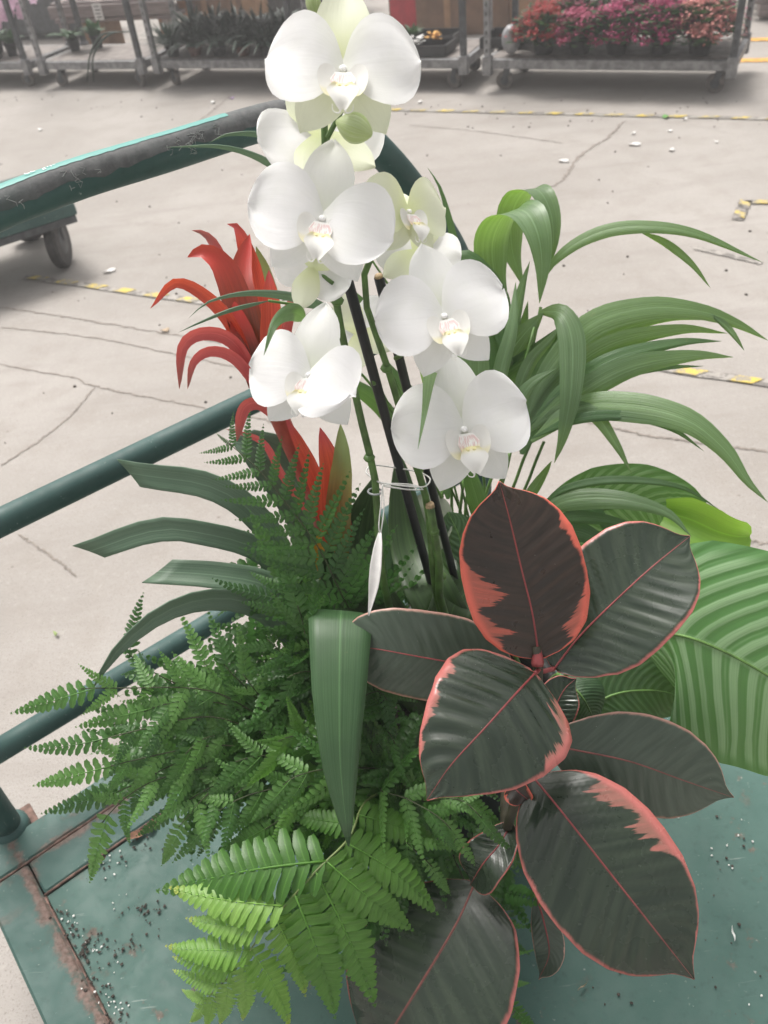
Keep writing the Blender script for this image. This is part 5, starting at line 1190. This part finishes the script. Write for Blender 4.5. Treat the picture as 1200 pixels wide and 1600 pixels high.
def frond(parent, path, Lpx, n, meshes, stem=FSTEMD, roll=0, s0=.25, ang=(72, 38), droop=.22, tri=.85, r=.0016, jit=.1, lacy=False):
    P, T_ = pathpts(wpath(path), 40); end = 40 if lacy else 34
    fr = tube('frond', P[:end + 1], [r * (1 - .7 * i / 40) for i in range(end + 1)], stem, parent, 6)
    if not lacy: Lpx *= 1.6; n = max(6, int(n * .8)); s1 = .85; jit = .17
    else: s1 = 1.0
    for i in range(n):
        s = s0 + (s1 - s0) * (i / n) ** (.8 if lacy else .9); k = min(39, int(s * 40)); p = P[k].lerp(P[k + 1], s * 40 - k); T = (P[k + 1] - P[k]).normalized(); Vd = (CAM - p).normalized()
        A = T.cross(Vd); A = A.normalized() if A.length > .1 else Vector((1, 0, 0)); N = A.cross(T)
        if N.dot(Vd) < 0: N = -N
        q = Quaternion(T, R_(roll)); A, N = q @ A, q @ N; x = (s - s0) / (s1 - s0)
        l = Lpx * T_[k] / FPX * ((min(1, .8 + 1.6 * x) * (1 - x) ** tri + .12) if lacy else (1.0 - .45 * x) * min(1, .75 + x))
        a = R_(ang[0] + (ang[1] - ang[0]) * x)
        for sg in (-1, 1):
            d = (T * math.cos(a) + A * (sg * math.sin(a)) - N * (droop * rf.uniform(.3, 1.2)) - CZ * .12 * droop + Vector((rf.gauss(0, jit), rf.gauss(0, jit), rf.gauss(0, jit)))).normalized()
            put('pinna', rf.choice(meshes), fr, basis(p, p + d * l * rf.uniform(.85, 1.1), N, rf.gauss(0, .22)))
    p = P[end - 1]; d = (P[-1] - p) if not lacy else (P[-1] - P[-3]).normalized() * (Lpx * .2 * T_[-1] / FPX)
    put('pinna', rf.choice(meshes), fr, basis(p, p + d * 1.02, N))
    return fr
# front fern: the big bright frond is laid out pinna by pinna
ff = thing('fern_plant', root(-.0, -.11), 'bright green fern drooping over the front of the deck', 'fern', 'ferns filling the front and left')
fb = root(-.0, -.11)
path = wpath([fb, (590, 1240, 1.02), (545, 1310, .955), (490, 1365, .93), (424, 1440, .925), (366, 1517, .94), (322, 1562, .96), (305, 1590, .97)])
P, T_ = pathpts(path, 40); fr = tube('frond', P, [.0022 * (1 - .7 * i / 40) for i in range(41)], FSTEM, ff, 7); fr['label'] = 'large bright frond in front with yellowing tip'
for (b, t_, ty) in [((500, 1338), (228, 1362), 0), ((455, 1412), (253, 1396), 1), ((418, 1448), (282, 1440), 1), ((392, 1484), (249, 1485), 1), ((364, 1519), (268, 1500), 1), ((347, 1537), (268, 1519), 1), ((326, 1556), (280, 1547), 1), ((318, 1566), (296, 1606), 1), ((505, 1342), (645, 1481), 0), ((548, 1314), (700, 1420), 0), ((484, 1369), (591, 1583), 0), ((458, 1406), (541, 1604), 0), ((430, 1442), (491, 1562), 1), ((402, 1480), (464, 1606), 1), ((376, 1506), (386, 1606), 1), ((353, 1533), (345, 1612), 1), ((330, 1552), (322, 1612), 1), ((575, 1275), (700, 1330), 0), ((560, 1295), (440, 1275), 0)]:
    k = min(range(41), key=lambda i: (pxt(P[i])[0] - b[0]) ** 2 + (pxt(P[i])[1] - b[1]) ** 2); dp = T_[k]; far = math.hypot(t_[0] - b[0], t_[1] - b[1])
    tipp = at(t_[0], t_[1], dp + far * .00010 + .01); put('pinna', rf.choice(PY if ty else PB), fr, basis(P[k], tipp, (CAM - P[k]).normalized() + Vector((0, 0, .4)), rf.uniform(-.15, .15)))
for a in [([fb, (600, 1230, 1.02), (640, 1250, .98), (700, 1290, .96), (745, 1370, .97)], 95, 9, PM), ([fb, (560, 1230, 1.04), (480, 1230, 1.0), (420, 1250, .99), (360, 1290, 1.0)], 90, 9, PB), ([fb, (640, 1230, 1.03), (720, 1240, 1.0), (790, 1300, 1.0)], 80, 9, PM), ([fb, (570, 1200, 1.02), (520, 1200, .98), (450, 1220, .96), (380, 1290, .97)], 110, 10, PM),
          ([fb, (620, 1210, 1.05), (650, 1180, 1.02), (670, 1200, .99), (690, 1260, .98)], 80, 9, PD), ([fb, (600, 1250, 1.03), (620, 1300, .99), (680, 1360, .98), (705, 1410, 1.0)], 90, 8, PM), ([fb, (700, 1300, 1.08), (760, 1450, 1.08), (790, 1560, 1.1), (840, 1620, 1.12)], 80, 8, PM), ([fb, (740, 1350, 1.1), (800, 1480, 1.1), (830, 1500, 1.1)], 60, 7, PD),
          ([fb, (520, 1220, 1.03), (440, 1230, 1.0), (370, 1250, .985), (300, 1300, .99), (270, 1350, 1.0)], 90, 10, PM), ([fb, (540, 1250, 1.03), (460, 1270, 1.0), (390, 1310, .99), (340, 1330, 1.0)], 80, 9, PB), ([fb, (500, 1190, 1.03), (420, 1180, 1.0), (350, 1200, .985), (310, 1260, .99)], 90, 10, PM), ([fb, (600, 1270, 1.04), (640, 1330, 1.01), (660, 1400, 1.01)], 80, 8, PM), ([fb, (660, 1250, 1.02), (720, 1250, .97), (770, 1300, .95), (800, 1345, .955)], 70, 9, PM),
          ([fb, (530, 1180, 1.03), (470, 1150, .99), (420, 1170, .97), (385, 1235, .97)], 85, 9, PB), ([fb, (590, 1180, 1.04), (600, 1140, 1.02), (620, 1170, .99), (630, 1240, .98)], 70, 8, PD)]:
    frond(ff, a[0], a[1], a[2], a[3])
lf = thing('fern_plant', root(-.11, -.04), 'dense dark green fern spreading to the left over the cart edge', 'fern', 'ferns filling the front and left')
lb = root(-.11, -.04)
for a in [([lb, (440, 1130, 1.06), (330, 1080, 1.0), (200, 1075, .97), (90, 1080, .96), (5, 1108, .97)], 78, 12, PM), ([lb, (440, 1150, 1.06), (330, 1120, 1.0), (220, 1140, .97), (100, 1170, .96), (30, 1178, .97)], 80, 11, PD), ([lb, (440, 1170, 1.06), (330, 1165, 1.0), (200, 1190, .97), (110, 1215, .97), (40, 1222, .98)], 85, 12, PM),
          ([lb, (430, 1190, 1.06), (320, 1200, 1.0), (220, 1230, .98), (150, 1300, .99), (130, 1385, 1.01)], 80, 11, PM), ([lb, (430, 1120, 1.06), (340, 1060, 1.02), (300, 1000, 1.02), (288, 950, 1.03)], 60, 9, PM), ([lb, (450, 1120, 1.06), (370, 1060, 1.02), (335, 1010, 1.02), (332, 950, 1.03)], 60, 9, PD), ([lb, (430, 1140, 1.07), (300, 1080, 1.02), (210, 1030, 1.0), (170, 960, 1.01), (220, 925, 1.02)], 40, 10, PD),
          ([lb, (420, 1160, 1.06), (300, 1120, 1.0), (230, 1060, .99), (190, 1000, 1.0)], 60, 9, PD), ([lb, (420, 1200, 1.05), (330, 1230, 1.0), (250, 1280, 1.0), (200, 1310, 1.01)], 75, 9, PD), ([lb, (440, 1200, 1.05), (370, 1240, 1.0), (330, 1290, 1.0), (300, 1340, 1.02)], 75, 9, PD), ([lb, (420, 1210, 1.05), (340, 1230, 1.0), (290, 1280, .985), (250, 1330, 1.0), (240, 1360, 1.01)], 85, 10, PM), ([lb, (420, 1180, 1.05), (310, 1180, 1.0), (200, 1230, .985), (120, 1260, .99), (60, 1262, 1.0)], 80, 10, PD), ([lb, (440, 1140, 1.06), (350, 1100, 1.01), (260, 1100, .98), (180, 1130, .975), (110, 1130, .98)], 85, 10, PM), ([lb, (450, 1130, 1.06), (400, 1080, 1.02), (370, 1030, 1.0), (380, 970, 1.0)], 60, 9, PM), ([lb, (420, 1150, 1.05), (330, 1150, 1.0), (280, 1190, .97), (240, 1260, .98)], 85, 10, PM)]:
    frond(lf, a[0], a[1], a[2], a[3])
uf = thing('fern_plant', root(-.09, .03), 'upright dark fern in front of the bromeliad with lacy frond tip', 'fern', 'ferns filling the front and left')
ub = root(-.09, .02)
f_, = [frond(uf, [ub, (545, 950, 1.03), (500, 860, .98), (450, 790, .955), (400, 730, .95), (342, 680, .955)], 150, 18, PSM, roll=0, s0=.32, tri=.42, droop=.05, ang=(62, 50), jit=.04, lacy=True)]; f_['label'] = 'lacy frond standing against the pale floor'
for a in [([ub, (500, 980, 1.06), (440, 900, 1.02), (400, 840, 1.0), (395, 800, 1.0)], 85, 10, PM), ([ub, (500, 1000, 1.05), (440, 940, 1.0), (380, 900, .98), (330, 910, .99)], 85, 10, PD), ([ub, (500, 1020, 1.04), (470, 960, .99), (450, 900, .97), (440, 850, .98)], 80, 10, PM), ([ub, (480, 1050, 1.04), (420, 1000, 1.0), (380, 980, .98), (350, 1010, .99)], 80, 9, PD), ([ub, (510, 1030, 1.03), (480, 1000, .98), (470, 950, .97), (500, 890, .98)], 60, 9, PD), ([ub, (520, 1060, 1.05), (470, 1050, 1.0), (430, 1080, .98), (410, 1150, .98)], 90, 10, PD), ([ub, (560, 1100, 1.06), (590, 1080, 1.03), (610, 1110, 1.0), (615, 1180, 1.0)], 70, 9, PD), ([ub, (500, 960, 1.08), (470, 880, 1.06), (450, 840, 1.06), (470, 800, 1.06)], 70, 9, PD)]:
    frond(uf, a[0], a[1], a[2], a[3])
# dense shaded fern growth in the heart of the group: uncountable, one part for each fern
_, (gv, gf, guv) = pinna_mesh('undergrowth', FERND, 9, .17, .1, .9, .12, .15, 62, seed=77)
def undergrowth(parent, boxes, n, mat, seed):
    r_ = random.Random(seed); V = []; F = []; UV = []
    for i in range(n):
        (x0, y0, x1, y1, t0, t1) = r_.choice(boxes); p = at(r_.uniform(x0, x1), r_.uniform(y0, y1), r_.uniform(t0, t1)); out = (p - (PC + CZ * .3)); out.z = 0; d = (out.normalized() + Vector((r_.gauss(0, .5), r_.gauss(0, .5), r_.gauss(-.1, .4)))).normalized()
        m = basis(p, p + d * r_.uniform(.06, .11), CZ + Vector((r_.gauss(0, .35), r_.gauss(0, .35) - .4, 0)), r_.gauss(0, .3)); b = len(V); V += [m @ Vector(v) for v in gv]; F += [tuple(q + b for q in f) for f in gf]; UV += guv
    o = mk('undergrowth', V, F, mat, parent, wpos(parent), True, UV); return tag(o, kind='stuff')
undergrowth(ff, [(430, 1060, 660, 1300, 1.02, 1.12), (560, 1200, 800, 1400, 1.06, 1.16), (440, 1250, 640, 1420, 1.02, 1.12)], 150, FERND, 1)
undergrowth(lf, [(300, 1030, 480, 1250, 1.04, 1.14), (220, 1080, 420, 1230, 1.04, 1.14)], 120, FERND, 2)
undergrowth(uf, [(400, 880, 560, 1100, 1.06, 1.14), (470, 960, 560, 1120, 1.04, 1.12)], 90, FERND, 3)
# ------------------------------------------------------------------ thin pale volume added to imitate the veil of lens glare
t = NT('glare_veil'); pv = t.new('ShaderNodeVolumePrincipled'); pv.inputs['Color'].default_value = (.985, .985, .985, 1); pv.inputs['Density'].default_value = .013; pv.inputs['Anisotropy'].default_value = .2
t.l.new(pv.outputs[0], t.out.inputs['Volume'])
hz = MB().box((0, 0, .55), 300, 300, 3.1).build('glare_volume', t.m); tag(hz, kind='stuff')
